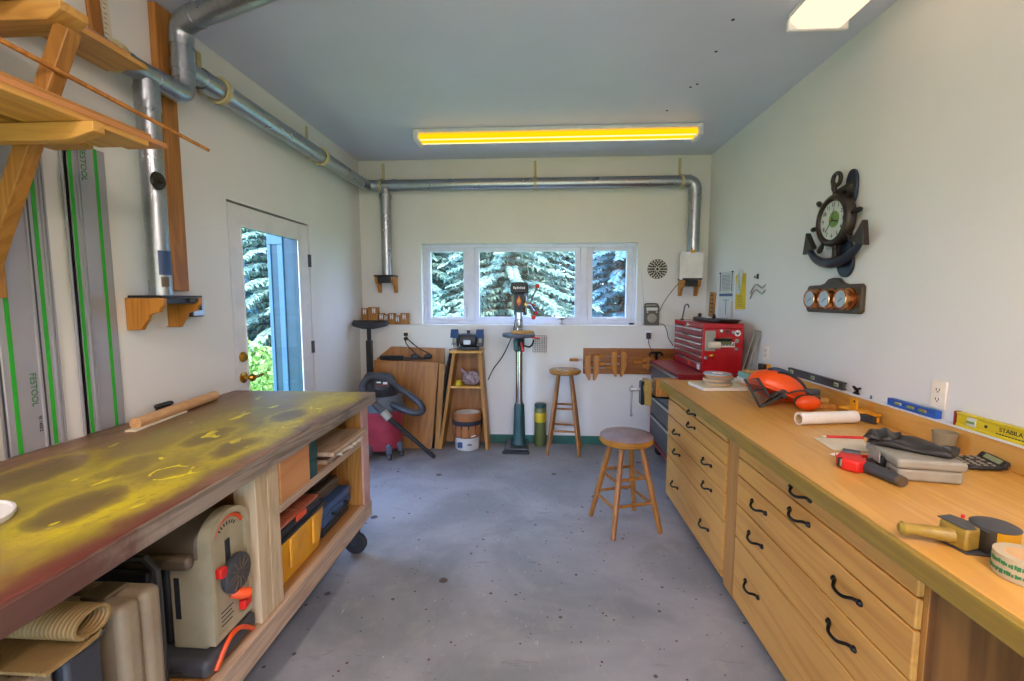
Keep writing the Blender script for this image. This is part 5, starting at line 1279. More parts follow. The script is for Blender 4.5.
m = MB(); [m.sph((XW-.006, y, 1.728), .008, 8, 6) for y in (4.37, 4.10)]; obj('pin', m, 'text', t)
obj('side_strip', MB().box(XW-.006, XW-.0035, 4.07, 4.10, 1.31, 1.47), 'manila', t)
t = wsheet('wood_gauge', 4.60, 4.47, 1.315, 1.555, 'oak', 'narrow wooden gauge strip hung on the right wall left of the pale chart', 'gauge', .012, .08)
m = MB()
for i in range(5): m.box(XW-.0135, XW-.0125, 4.50, 4.56-.02*(i % 2), 1.36+i*.04, 1.372+i*.04)
obj('print', m, 'text', t)
t = wsheet('yellow_sheet', 4.03, 3.84, 1.405, 1.70, 'ypaper', 'bright yellow sheet of paper pinned on the right wall', 'paper', .002, -.03)
m = MB()
for i in range(6): m.box(XW-.0034, XW-.0026, 3.89, 3.99, 1.43+i*.017, 1.433+i*.017)
obj('print', m, 'text', t)
t = wsheet('white_template', 4.00, 3.915, 1.53, 1.735, 'dial', 'pale grey template hung tilted over the yellow sheet', 'template', .003, .22, .004)
m = MB()
for i in range(8): m.cyl((XW-.0075, 3.955+.003*i-.01, 1.57+i*.019), (XW-.0085, 3.955+.003*i-.01, 1.57+i*.019), .006, n=8)
obj('holes', m, 'text', t)
t = thing('key_hook', (XW-.01, 3.64, 1.65), 'small black hook on the right wall above two white wavy wires', 'hook')
obj('plate', MB().box(XW-.006, XW, 3.63, 3.655, 1.645, 1.685), 'black', t, .002); obj('hook', MB().tube([(XW-.004, 3.642, 1.66), (XW-.025, 3.642, 1.655), (XW-.025, 3.642, 1.67)], .004, 6), 'black', t)
for k, (lab, dz) in enumerate((('upper of the two white wavy wire shapes on the right wall', .03), ('lower of the two white wavy wire shapes on the right wall', -.012))):
    tag(obj('wavy_wire', MB().tube(spline([(XW-.008, 3.74, 1.505+dz), (XW-.008, 3.70, 1.55+dz), (XW-.008, 3.65, 1.575+dz), (XW-.008, 3.60, 1.56+dz), (XW-.008, 3.55, 1.545+dz), (XW-.008, 3.505, 1.57+dz)], 6), .0045, 8), 'steel'), lab, 'wire')
outlet('wall_outlet', (XR, 3.45, 1.095), 'X', 'white wall outlet on the right wall beyond the orange helmet')
outlet('wall_outlet', (XR, 1.985, 1.095), 'X', 'white wall outlet on the right wall above the blue and yellow levels')
for lab, yb, yt, xx in (('left one of two grey metal bars leaning by the red chest', 3.70, 3.625, 1.60), ('right one of two grey metal bars leaning by the red chest', 3.615, 3.555, 1.612)):
    tag(obj('metal_bar', MB().bar((xx, yb, HC-.03), (XR-.012, yt, 1.255), .045, .008, (1, 0, 0)), 'grey', bev=.001), lab, 'metal bar')

# ---- anchor clock
ck = thing('anchor_clock', (XR-.03, 2.70, 1.62), 'wall clock shaped like a black anchor with a ship wheel on the right wall', 'clock')
YC, ZC = 2.685, 1.93
def P3(s_, t_, d_): return (XR-d_, YC-s_, ZC+t_)     # s to the right as seen, t up, d out of the wall
def pol(pts, d0, d1):
    return MB().prism([(YC-a, ZC+b) for a, b in pts], 'X', XR-d1, XR-d0)
sh = [(.03, .21), (.05, .25), (.085, .255), (.115, .21), (.115, .12), (.09, .05), (.09, -.1), (.125, -.22), (.12, -.28), (.085, -.315), (.035, -.31), (.0, -.27), (.0, -.22), (.03, -.1), (.02, .05), (.02, .12)]
sh = [(p.x, p.y) for p in spline([(a, b, 0) for a, b in sh+[sh[0]]], 4)[:-1]]
obj('back_plaque', pol(sh, .002, .018), 'navy', ck, .004)
obj('shank', pol([(-.025, -.25), (.03, -.25), (.028, .17), (-.022, .17)], .018, .036), 'bronze', ck, .004)
obj('stock', pol([(-.045, .125), (.085, .15), (.085, .185), (-.045, .165)], .018, .04), 'bronze', ck, .006)
obj('ring', MB().torus(P3(-.012, .225, .04), .034, .011, 'X', 28, 10), 'bronze', ck)
arms = [P3(.28*math.sin(a)*.86+.0, -.235+.26*(1-math.cos(a))*.62, .045) for a in [(-1.15+2.3*i/20) for i in range(21)]]
obj('arms', MB().tube(arms, [.016+.015*(1-abs(i-10)/10) for i in range(21)], 10), 'navy', ck)
for s_ in (-1, 1):
    bx2, bz = s_*.222, -.135
    obj('fluke', pol([(bx2-s_*.055, bz+.0), (bx2+s_*.045, bz-.03), (bx2+s_*.022, bz+.10)], .03, .062), 'bronze', ck, .004)
obj('wheel_rim', MB().lathe([(.100, .02), (.142, .02), (.146, .035), (.142, .06), (.132, .07), (.118, .074), (.108, .066), (.105, .058)], (XR, YC, ZC), '-X', 44, cap=False), 'bronze', ck)
for k in range(8):
    a = k*PI/4+.12; ca, sa = math.cos(a), math.sin(a)
    obj('spoke_handle', MB().tube([P3(.138*ca, .138*sa, .045), P3(.158*ca, .158*sa, .045), P3(.175*ca, .175*sa, .045), P3(.20*ca, .20*sa, .045), P3(.214*ca, .214*sa, .045)], [.011, .008, .014, .015, .006], 10), 'bronze', ck)
fc = obj('dial', MB().lathe([(.001, .052), (.107, .052), (.107, .056), (.001, .056)], (XR, YC, ZC), '-X', 40), 'dial', ck)
obj('dial_print', MB().lathe([(.001, .0562), (.045, .0562), (.045, .0568), (.001, .0568)], (XR, YC-.012, ZC+.005), '-X', 20), 'leaf', fc)['label'] = 'pale green picture in the middle of the dial'
for h in range(1, 13):
    a = PI/2-h*PI/6; text(str(h), .03, P3(.085*math.cos(a), .085*math.sin(a), .0568), (0, -1, 0), (0, 0, 1), 'text', fc, 'numeral')
def hand(ang, L, w_, d_):
    a = ang; ca, sa = math.cos(a), math.sin(a)
    return MB().bar(P3(-.015*ca, -.015*sa, d_), P3(L*ca, L*sa, d_), w_, .0015, (1, 0, 0))
obj('hour_hand', hand(math.radians(-12), .05, .007, .0605), 'text', fc); obj('minute_hand', hand(math.radians(-130), .078, .005, .0625), 'text', fc); obj('second_hand', hand(math.radians(75), .07, .002, .064), 'dgreen', fc)
obj('hub', MB().cyl(P3(0, 0, .056), P3(0, 0, .067), .006, n=12), 'brass', fc)
# ---- three-gauge weather station
ws = thing('weather_station', (XR-.02, 2.70, 1.42), 'dark wooden plaque with three copper gauges under the anchor clock', 'weather station')
pl = [(2.945, 1.43), (2.945, 1.56), (2.93, 1.575), (2.82, 1.575), (2.78, 1.585), (2.745, 1.61), (2.70, 1.615), (2.655, 1.61), (2.62, 1.585), (2.58, 1.575), (2.475, 1.575), (2.46, 1.56), (2.46, 1.43), (2.475, 1.415), (2.93, 1.415)]
obj('plaque', MB().prism(pl, 'X', XR-.024, XR-.001), 'plaque', ws, .006, 3)
for y in (2.83, 2.69, 2.55):
    g = obj('gauge', MB().lathe([(.060, .0245), (.060, .034), (.05, .038), (.05, .062), (.056, .066), (.056, .076), (.05, .079), (.046, .074)], (XR, y, 1.495), '-X', 32), 'copper', ws)
    obj('gauge_face', MB().lathe([(.001, .0725), (.046, .0725), (.046, .0745), (.001, .0745)], (XR, y, 1.495), '-X', 28), 'bluedial', g)
    obj('needle', MB().bar((XR-.0755, y-.02, 1.50), (XR-.0755, y+.015, 1.48), .003, .001, (1, 0, 0)), 'text', g)

# ================================================================== RIGHT COUNTER
XF_, XC = .893, .975          # worktop front edge, drawer faces
wt = thing('worktop', (1.27, 1.6, HC-.055), 'long honey-coloured wooden worktop over the drawers along the right wall', 'worktop')
obj('slab', MB().box(XF_+.021, XR-.002, -.5, 3.40, HC-.045, HC), 'maple', wt, .002)
obj('front_edging', MB().box(XF_, XF_+.0205, -.5, 3.40, HC-.055, HC-.0005), 'edge', wt, .003)
spl = thing('backsplash', (XR-.02, 1.3, HC), 'orange wooden backsplash board between the worktop and the right wall', 'backsplash')
obj('board', MB().box(XR-.034, XR-.002, -.5, 3.12, HC+.001, .988), 'maple', spl, .002); obj('cap', MB().box(XR-.036, XR-.002, -.5, 3.12, .9885, .995), 'white', spl, .001)
def pull(y, z, w_=.052):
    pts = spline([(XC-.018, y-w_, z-.004), (XC-.030, y-w_*.72, z-.001), (XC-.044, y-w_*.4, z-.008), (XC-.047, y, z-.011), (XC-.044, y+w_*.4, z-.008), (XC-.030, y+w_*.72, z-.001), (XC-.018, y+w_, z-.004)], 4)
    m = MB().tube(pts, [.0055]*len(pts), 8)
    for s_ in (-1, 1): m.lathe([(.011, 0), (.011, .003), (.006, .010)], (XC-.0185, y+s_*w_, z-.003), '-X', 12)
    return m
def bank(y0, y1, rows_, lab):
    t = thing('drawer_cabinet', (1.3, (y0+y1)/2, 0), lab, 'cabinet')
    obj('carcass', MB().box(XC+.001, XR-.003, y0-.012, y1+.012, .025, HC-.046), 'carc', t, .002)
    for z0, z1, hs, hz in rows_:
        dw = obj('drawer', MB().box(XC-.018, XC, y0+.001, y1-.001, z0+.003, z1-.003), 'drawer', t, .004)
        for hy in hs: obj('handle', pull(hy, hz, .060), 'iron', dw)
    return t
b1 = bank(2.315, 3.36, [(.768, .836, (2.84,), .793), (.648, .768, (2.84,), .71), (.50, .648, (3.13, 2.56), .578), (.345, .50, (3.11, 2.545), .444), (.045, .345, (3.13, 2.565), .205)], 'far bank of drawers under the worktop, next to the red tool chest')
b2 = bank(1.14, 2.175, [(.745, .836, (1.66,), .795), (.657, .745, (1.66,), .705), (.515, .657, (1.955, 1.39), .602), (.35, .515, (1.97, 1.40), .447), (.03, .35, (1.98, 1.41), .21)], 'near bank of wide drawers under the worktop')
tag(obj('cabinet_stile', MB().box(XC-.012, XC+.06, 2.19, 2.30, .02, HC-.047), 'carc', bev=.003), 'upright wooden board between the two banks of drawers', 'board')
# knee space beyond the near bank
tag(obj('knee_panel', MB().box(1.20, 1.218, -.5, 1.125, .02, HC-.046), 'brownply', bev=.001), 'dark brown plywood panel set back under the near end of the worktop', 'panel')
tag(obj('support_panel', MB().box(XC+.001, 1.199, 1.105, 1.1265, .02, HC-.047), 'brownply'), 'brown plywood side of the near drawer bank facing the knee space', 'panel')
tag(obj('pale_ledge', MB().box(.935, 1.02, -.5, .985, HC-.078, HC-.047), 'paleY', bev=.004), 'pale ragged batten under the near edge of the worktop', 'batten')
tag(obj('floor_plinth', MB().box(XC+.04, XR-.003, 1.14, 3.36, .0005, .024), 'brownply'), 'low dark plinth under the drawer banks', 'plinth')

# ---- vise at the far front corner
vi = thing('woodworking_vise', (.86, 3.43, .66), 'wood-jawed bench vise on the far corner of the worktop', 'vise')
obj('fixed_jaw', MB().box(.875, 1.05, 3.402, 3.50, HC-.13, HC-.002), 'beam', vi, .004)
obj('front_jaw', MB().prism([(.80, HC-.20), (.845, HC-.20), (.845, HC-.01), (.80, HC-.002), (.785, HC-.06)], 'Y', 3.40, 3.52), 'edge', vi, .005)
obj('carriage', MB().box(.77, .798, 3.42, 3.50, HC-.20, HC-.02), 'iron', vi, .008)
obj('slide_rod', MB().cyl((.80, 3.425, HC-.13), (1.05, 3.425, HC-.15), .008, n=10).cyl((.80, 3.495, HC-.13), (1.05, 3.495, HC-.15), .008, n=10), 'iron', vi)
obj('screw', MB().cyl((.70, 3.46, HC-.085), (.86, 3.46, HC-.085), .012, n=12).cyl((.695, 3.46, HC-.085), (.725, 3.46, HC-.085), .02, n=14), 'steel', vi)
hv = obj('handle', MB().cyl((.708, 3.455, HC-.28), (.708, 3.455, HC-.065), .007, n=10), 'steel', vi)
obj('ball_end', MB().sph((.708, 3.455, HC-.285), .012, 10, 8).sph((.708, 3.455, HC-.062), .012, 10, 8), 'steel', hv)

# ---- things on the worktop, far to near
Z = HC+.001
bk = thing('book', (1.2, 3.1, Z), 'cream flat book under the stack of discs on the far worktop', 'book')
rot = lambda c, a: Matrix.Translation(c) @ Euler((0, 0, a)).to_matrix().to_4x4()
obj('cover', MB().cbox((0, 0, .0115), (.29, .245, .023)).xf(rot((1.205, 3.115, Z), .10)), 'cream', bk, .003)
obj('pages', MB().cbox((0, 0, .0115), (.284, .24, .017)).xf(rot((1.199, 3.109, Z), .10)), 'paper', bk)
tag(obj('paper_sheet', MB().cbox((1.17, 3.29, Z+.001), (.16, .12, .0015), (0, 0, .3)), 'paper'), 'white paper sheet behind the cream book on the far worktop', 'paper')
zz = Z+.0245; rr = random.Random(9)
for k, (lab, m_, h) in enumerate((('brown disc at the bottom of the stack on the cream book', 'manila', .012), ('pale disc second from the bottom of the stack on the cream book', 'grey', .012), ('tan disc third from the bottom of the stack on the cream book', 'manila', .012), ('grey disc in the middle of the stack on the cream book', 'grey', .012), ('brown disc fifth from the bottom of the stack on the cream book', 'plankY', .012), ('blue-grey disc on top of the stack on the cream book', 'bluedial', .009))):
    x, y = 1.215+rr.uniform(-.01, .01), 3.12+rr.uniform(-.01, .01)
    d_ = thing('sanding_disc', (x, y, zz), lab, 'disc', 'sanding discs on the cream book')
    obj('disc', MB().lathe([(.010, 0), (.086, 0), (.088, .002), (.088, h-.002), (.086, h), (.010, h)], (x, y, zz), 'Z', 36, cap=False), m_, d_)
    obj('hub_label', MB().lathe([(.010, h), (.035, h), (.035, h+.0006), (.010, h+.0006)], (x, y, zz), 'Z', 24, cap=False), 'paper' if k == 5 else 'dial', d_)
    zz += h+.0012
tag(obj('plastic_wrap', MB().sph((1.345, 3.245, Z+.026), (.07, .05, .025), 14, 8), 'dial', smooth=False), 'crumpled clear plastic wrap beside the stack of discs', 'plastic wrap')
# books and blocks behind the helmet
def blk(name, c, size, rz, m_, lab, cat='box'):
    return tag(obj(name, MB().cbox((0, 0, size[2]/2), size).xf(rot(c, rz)), m_, bev=.002), lab, cat)
blk('book', (1.55, 3.31, Z), (.20, .15, .035), .08, 'paper', 'white book at the bottom of the small pile behind the orange helmet', 'book')
blk('book', (1.545, 3.30, Z+.0365), (.19, .14, .040), .05, 'paleteal', 'pale teal book in the small pile behind the orange helmet', 'book')
blk('wood_block', (1.55, 3.30, Z+.078), (.18, .07, .014), .1, 'pineX', 'flat pale wood block on top of the teal book', 'wood block')
t = thing('battery_box', (1.61, 3.29, Z+.093), 'small black and yellow box on the book pile behind the orange helmet', 'box')
obj('body', MB().box(1.565, 1.60, 3.265, 3.32, Z+.0935, Z+.14), 'black', t, .003); obj('side', MB().box(1.601, 1.63, 3.265, 3.32, Z+.0935, Z+.138), 'yellow', t, .003)
blk('wood_block', (1.555, 2.58, Z), (.16, .06, .022), -.35, 'beam', 'wood block lying under the black block behind the ear muff', 'wood block')
blk('wood_block', (1.575, 2.66, Z), (.13, .05, .040), -.35, 'pineX', 'taller wood block between the ear muff and the backsplash', 'wood block')
t = thing('black_tool', (1.52, 2.60, Z+.023), 'black blocky tool resting behind the orange ear muff', 'tool')
obj('body', MB().cbox((1.505, 2.585, Z+.043), (.10, .045, .036), (0, 0, -.3)), 'dgrey', t, .006); obj('head', MB().cbox((1.52, 2.60, Z+.082), (.085, .04, .032), (0, 0, -.3)), 'dgrey', t, .006)

# helmet with mesh visor and ear muffs
hm = thing('safety_helmet', (1.37, 2.66, Z), 'orange forestry safety helmet with black mesh visor and ear muffs lying on the worktop', 'helmet')
HM = Matrix.Translation((1.372, 2.67, Z+.080)) @ Euler((math.radians(-16), math.radians(24), math.radians(-6))).to_matrix().to_4x4()
def dome(rx, ry, rz, cut, n=36, m_=14):
    mb = MB(); V = []; F = []
    for i in range(m_+1):
        t = (PI*cut)*i/m_
        for j in range(n):
            a = 2*PI*j/n; V.append(Vector((rx*math.sin(t)*math.cos(a), ry*math.sin(t)*math.sin(a), rz*math.cos(t))))
    for i in range(m_):
        for j in range(n): F.append((i*n+j, (i+1)*n+j, (i+1)*n+(j+1) % n, i*n+(j+1) % n))
    return mb.add(V, F)
dm = dome(.165, .115, .10, .60); 
o_ = obj('shell', dm.xf(HM), 'orange', hm); so_ = o_.modifiers.new('Solid', 'SOLIDIFY'); so_.thickness = .004
m = MB(); m.tube([(.162*math.cos(a), .113*math.sin(a), -.034) for a in [2*PI*i/40 for i in range(40)]], .007, 8, closed=True); obj('brim', m.xf(HM), 'orange', hm)
m = MB(); m.tube([(.06+.02*math.sin(a*1.3), .112*math.cos(a)*.98, .098*math.sin(a)*.96) for a in [PI*(.05+.6*i/16) for i in range(17)]], .006, 8, sx=2.6); obj('ridge', m.xf(HM), 'orange', hm)
# dark open underside band seen on top, and blue liner
m = MB()
def onshell(lx, ly, e=.004): return (lx, ly, (.10+e)*max(0, 1-(lx/.165)**2-(ly/.115)**2)**.5)
m.tube([onshell(-.10+.245*i/14, -.040+.03*math.sin(PI*i/14), .006) for i in range(15)], [.008+.009*math.sin(PI*i/14) for i in range(15)], 10)
m.tube([onshell(-.06+.205*i/12, -.075+.02*math.sin(PI*i/12), .004) for i in range(13)], [.006+.004*math.sin(PI*i/12) for i in range(13)], 8)
obj('headband', m.xf(HM), 'rubber', hm)
lx_ = MB().sph((0, 0, 0), (.062, .022, .009), 18, 8); lx_.xf(HM @ Matrix.Translation((-.035, -.03, .098)) @ Euler((0, -.20, 0)).to_matrix().to_4x4())
obj('liner', lx_, 'bluecase', hm)['label'] = 'dark blue pad under the band'
# visor: curved mesh panel in a frame
vp = [Vector(p) for p in ((1.158, 2.60, Z+.150), (1.222, 2.585, Z+.156), (1.268, 2.53, Z+.060), (1.215, 2.53, Z+.010))]
vf = obj('visor_frame', MB().tube(vp, [.0075]*4, 8, closed=True).tube([vp[0].lerp(vp[3], .45), vp[1].lerp(vp[2], .55)], .005, 6), 'black', hm)
m = MB()
for i in range(1, 16):
    f = i/16; m.tube([vp[0].lerp(vp[3], f), vp[1].lerp(vp[2], f)], .0011, 4, caps=False)
for i in range(1, 9):
    f = i/9; m.tube([vp[0].lerp(vp[1], f), vp[3].lerp(vp[2], f)], .0011, 4, caps=False)
obj('mesh', m, 'black', vf)
obj('visor_arm', MB().tube([vp[2], (1.30, 2.54, Z+.085), (1.335, 2.555, Z+.078)], [.012, .012, .014], 8).tube([vp[3], (1.27, 2.535, Z+.035), (1.335, 2.55, Z+.07)], [.008, .010, .013], 8), 'black', hm)
obj('pivot_knob', MB().lathe([(.026, 0), (.028, .008), (.02, .016), (.001, .018)], (1.345, 2.563, Z+.075), '-Y', 20), 'dgrey', hm)
er = obj('ear_muff', MB().sph((0, 0, 0), (.066, .036, .040), 24, 14).xf(rot((1.452, 2.50, Z+.041), .05)), 'orange', hm)
obj('ear_cushion', MB().sph((0, 0, 0), (.058, .022, .036), 20, 10).xf(rot((1.449, 2.532, Z+.043), .05)), 'rubber', er)
obj('muff_arm', MB().tube(spline([(1.36, 2.555, Z+.075), (1.40, 2.525, Z+.10), (1.45, 2.52, Z+.10), (1.475, 2.51, Z+.075)], 5), .005, 6), 'black', hm)
er = obj('ear_muff', MB().sph((0, 0, 0), (.06, .035, .038), 24, 14).xf(rot((1.42, 2.84, Z+.045), .05)), 'orange', hm)
# rolled paper tube
tb = thing('paper_tube', (1.42, 2.235, Z), 'white rolled paper tube lying in front of the orange helmet', 'paper tube')
p0, p1 = Vector((1.24, 2.205, Z+.030)), Vector((1.535, 2.26, Z+.030))
dx = (p1-p0).normalized(); mt = Matrix.Translation(p0) @ dx.to_track_quat('Z', 'Y').to_matrix().to_4x4(); L = (p1-p0).length
obj('tube', MB().lathe([(.0235, 0), (.0295, 0), (.0295, L), (.0235, L), (.0235, 0)], (0, 0, 0), 'Z', 32, cap=False).xf(mt), 'paper', tb)
obj('core', MB().lathe([(.0195, .002), (.0232, .002), (.0232, L-.002), (.0195, L-.002), (.0195, .002)], (0, 0, 0), 'Z', 28, cap=False).xf(mt), 'manila', tb)
# yellow trimming tool
ty = thing('yellow_plastic_guide', (1.58, 2.325, Z), 'yellow plastic tool guide with an upright tab beside the backsplash', 'tool guide')
obj('plate', MB().prism([(1.545, 2.395), (1.61, 2.415), (1.635, 2.345), (1.632, 2.225), (1.60, 2.215), (1.595, 2.275), (1.565, 2.285)], 'Z', Z+.040, Z+.052), 'yellow', ty, .003)
obj('tab', MB().box(1.575, 1.587, 2.315, 2.365, Z+.0525, Z+.105), 'yellow', ty, .003)
obj('tab_hole', MB().cyl((1.5745, 2.330, Z+.09), (1.5735, 2.330, Z+.09), .006, n=12), 'text', ty)
obj('base', MB().prism([(1.575, 2.385), (1.61, 2.395), (1.628, 2.335), (1.625, 2.235), (1.605, 2.230), (1.58, 2.305)], 'Z', Z, Z+.039), 'dgrey', ty, .003)
obj('clip', MB().box(1.612, 1.622, 2.221, 2.229, Z+.01, Z+.036), 'yellow', ty, .002)
# levels standing on the backsplash
LZ = .9955
def level(y0, y1, h, m_, lab, d0=.030, vials=((.5, 'dial'),), x1=XR-.003):
    t = thing('spirit_level', (XR-.015, (y0+y1)/2, LZ), lab, 'spirit level')
    x0 = x1-.024
    obj('body', MB().prism([(x0, LZ), (x1, LZ), (x1, LZ+.008), (x1-.006, LZ+.011), (x1-.006, LZ+h-.011), (x1, LZ+h-.008), (x1, LZ+h), (x0, LZ+h), (x0, LZ+h-.008), (x0+.003, LZ+h-.011), (x0+.003, LZ+.011), (x0, LZ+.008)], 'Y', y0, y1), m_, t, .0015)
    L = y1-y0
    for f, mm in vials:
        y = y0+L*f; v_ = obj('vial_window', MB().box(x0-.0005, x0+.004, y-.018, y+.018, LZ+.012, LZ+h-.010), mm, t, .003)
        obj('vial', MB().cyl((x0-.001, y-.014, LZ+h/2), (x0-.001, y+.014, LZ+h/2), .005, n=10), 'leaf', v_)
    return t, x0
lv, x0 = level(2.555, 3.105, .044, 'dgrey', 'long dark grey spirit level standing on the far backsplash', vials=((.92, 'dial'), (.5, 'steel'), (.1, 'dial')))
lv, x0 = level(1.97, 2.225, .034, 'blue', 'short bright blue spirit level on the backsplash below the outlet', vials=((.5, 'tapeclear'), (.78, 'dial'), (.25, 'tapeclear')))
obj('end_block', MB().box(x0-.001, XR-.004, 1.965, 1.9695, LZ+.001, LZ+.033), 'blue', lv); obj('end_block', MB().box(x0-.001, XR-.004, 2.2255, 2.23, LZ+.001, LZ+.033), 'blue', lv)
lv, x0 = level(1.20, 1.875, .056, 'lyellow', 'yellow spirit level with dark print standing on the near backsplash', vials=((.905, 'dial'), (.45, 'dial')))
obj('end_cap', MB().box(x0-.002, XR-.003, 1.8755, 1.883, LZ, LZ+.057), 'dred', lv, .001)
text('STABILA', .022, (x0+.0025, 1.665, LZ+.032), (0, -1, 0), (0, 0, 1), 'text', lv); text('Type 70', .012, (x0+.0025, 1.665, LZ+.016), (0, -1, 0), (0, 0, 1), 'text', lv) if False else None
obj('logo_disc', MB().lathe([(.022, 0), (.022, .0015), (.016, .0016), (.001, .0016)], (x0+.003, 1.575, LZ+.028), '-X', 24), 'dred', lv); obj('logo_centre', MB().lathe([(.001, .0017), (.016, .0017), (.016, .002), (.001, .002)], (x0+.003, 1.575, LZ+.028), '-X', 24), 'paper', lv)
obj('hole', MB().cyl((x0+.003, 1.755, LZ+.028), (x0+.002, 1.755, LZ+.028), .006, n=12), 'text', lv)
m = MB()
for i in range(9): m.box(x0+.0018, x0+.003, 1.62+i*.011, 1.628+i*.011, LZ+.013, LZ+.0165)
obj('small_print', m, 'text', lv)
t = thing('bow_clip', (XR-.012, 2.465, LZ), 'small dark bow-shaped clip standing on the backsplash right of the dark level', 'clip')
obj('body', MB().prism([(2.49, LZ+.04), (2.49, LZ+.034), (2.472, LZ+.022), (2.472, LZ+.012), (2.488, LZ), (2.442, LZ), (2.458, LZ+.012), (2.458, LZ+.022), (2.44, LZ+.034), (2.44, LZ+.04), (2.465, LZ+.03)], 'X', XR-.02, XR-.006), 'iron', t, .001); obj('pin', MB().cyl((XR-.021, 2.465, LZ+.018), (XR-.006, 2.465, LZ+.018), .004, n=8), 'steel', t)
tag(obj('pushpin', MB().lathe([(.006, 0), (.004, .004), (.003, .012), (.005, .015), (.001, .017)], (XR-.015, 2.355, LZ), 'Z', 12), 'sticker'), 'tiny dark blue pushpin on the backsplash left of the blue level', 'pushpin')
# paper, pencils
tag(obj('paper_sheet', MB().prism([(1.19, 2.0), (1.175, 1.835), (1.31, 1.825), (1.40, 2.01)], 'Z', Z, Z+.0012), 'cream'), 'cream sheet of paper on the worktop beside the grey case', 'paper')
def pencil(p0, p1, r_, m_, tip, lab):
    p0, p1 = Vector(p0), Vector(p1); t = thing('pencil', tuple((p0+p1)/2), lab, 'pencil')
    obj('barrel', MB().tube([p0.lerp(p1, .12), p1], r_, 8), m_, t); obj('tip', MB().tube([p0, p0.lerp(p1, .12)], [.001, r_], 8), tip, t)
    return t
pencil((1.225, 2.005, Z+.006), (1.395, 1.995, Z+.006), .006, 'redknob', 'cream', 'red pencil lying on the cream sheet of paper')
pp = pencil((1.115, 1.765, Z+.008), (1.255, 1.745, Z+.008), .0065, 'redknob', 'paper', 'red and white marker pen lying in front of the grey case')
obj('sleeve', MB().tube([(1.135, 1.762, Z+.008), (1.165, 1.758, Z+.008)], .0075, 10), 'paper', pp)
# infrared thermometer
it = thing('infrared_thermometer', (1.12, 1.62, Z), 'red and black infrared thermometer lying near the front of the worktop', 'thermometer')
hd_ = [(1.075, 1.665), (1.13, 1.725), (1.165, 1.715), (1.175, 1.68), (1.15, 1.645), (1.145, 1.60), (1.10, 1.585), (1.07, 1.62)]
obj('head', MB().prism(hd_, 'Z', Z, Z+.042), 'redknob', it, .008, 3)
obj('barrel', MB().tube([(1.12, 1.70, Z+.036), (1.165, 1.675, Z+.036)], [.018, .017], 14), 'dgrey', it)
obj('screen_bezel', MB().cbox((1.090, 1.628, Z+.024), (.05, .004, .034), (0, 0, math.radians(-50))).xf(Matrix.Translation((-.009, -.006, 0))), 'black', it, .002)
obj('screen', MB().cbox((1.0805, 1.619, Z+.024), (.036, .004, .024), (0, 0, math.radians(-50))), 'screen', it, .001)
obj('grip', MB().tube([(1.13, 1.625, Z+.021), (1.15, 1.56, Z+.020), (1.163, 1.49, Z+.019)], [.021, .020, .0185], 14), 'dgrey', it)
obj('battery_cap', MB().tube([(1.1632, 1.489, Z+.019), (1.165, 1.476, Z+.019)], [.019, .017], 14), 'brownpl', it)
obj('trigger', MB().cbox((1.165, 1.625, Z+.02), (.02, .03, .016), (0, 0, .3)), 'redknob', it, .004)
# grey case with black pouch
ca = thing('grey_tool_case', (1.33, 1.62, Z), 'grey plastic hard case with a black latch on the worktop', 'case')
CM = rot((1.30, 1.615, Z), math.radians(-10))
obj('body', MB().box(-.092, .092, -.098, .098, 0, .042).xf(CM), 'grey', ca, .010, 3)
obj('lid', MB().box(-.098, .098, -.104, .104, .0425, .075).xf(CM), 'grey', ca, .010, 3)
obj('latch', MB().box(-.106, -.0925, -.03, .03, .018, .056).xf(CM), 'black', ca, .003); obj('latch_tab', MB().box(-.111, -.1065, -.02, .02, .03, .07).xf(CM), 'grey', ca, .003)
obj('handle', MB().tube(spline([(-.094, -.05, .02), (-.115, -.045, .016), (-.115, .045, .016), (-.094, .05, .02)], 4), .006, 8).xf(CM), 'black', ca)
po = thing('leather_pouch', (1.38, 1.68, Z+.076), 'black leather pouch lying across the top of the grey case', 'pouch')
PM = Matrix.Translation((1.318, 1.645, Z+.090)) @ Euler((0, 0, math.radians(-50))).to_matrix().to_4x4()
def pillow(a, b, h, n=16):
    mb = MB(); V, F = [], []
    for s_ in (1, -1):
        for i in range(n+1):
            for j in range(n+1):
                u, w = 2*i/n-1, 2*j/n-1
                z = h*(max(0, (1-u**4))*max(0, (1-w**4)))**.5
                V.append(((a*(1-.04*w*w))*u, b*(1-.06*u*u)*w*(1.0-.12*u), (z if s_ > 0 else -h*.9 if abs(u) < .9 and abs(w) < .9 else -h*.5)+.006*math.sin(5*u+3*w)*(s_ > 0)))
    g = lambda s_, i, j: s_*(n+1)**2+i*(n+1)+j
    for s_ in (0, 1):
        for i in range(n):
            for j in range(n):
                q = (g(s_, i, j), g(s_, i+1, j), g(s_, i+1, j+1), g(s_, i, j+1)); F.append(q if s_ == 0 else q[::-1])
    for i in range(n):
        F += [(g(0, i, 0), g(1, i, 0), g(1, i+1, 0), g(0, i+1, 0)), (g(0, i+1, n), g(1, i+1, n), g(1, i, n), g(0, i, n)), (g(0, 0, i+1), g(1, 0, i+1), g(1, 0, i), g(0, 0, i)), (g(0, n, i), g(1, n, i), g(1, n, i+1), g(0, n, i+1))]
    return mb.add(V, F)
obj('body', pillow(.118, .068, .013).xf(PM), 'leather', po, ang=60)
obj('flap', pillow(.042, .071, .010).xf(PM @ Matrix.Translation((-.085, 0, .016))), 'leather', po, ang=60)
obj('clip', MB().cyl((.09, -.02, .012), (.09, -.02, .018), .010, n=14).xf(PM), 'dsteel', po)
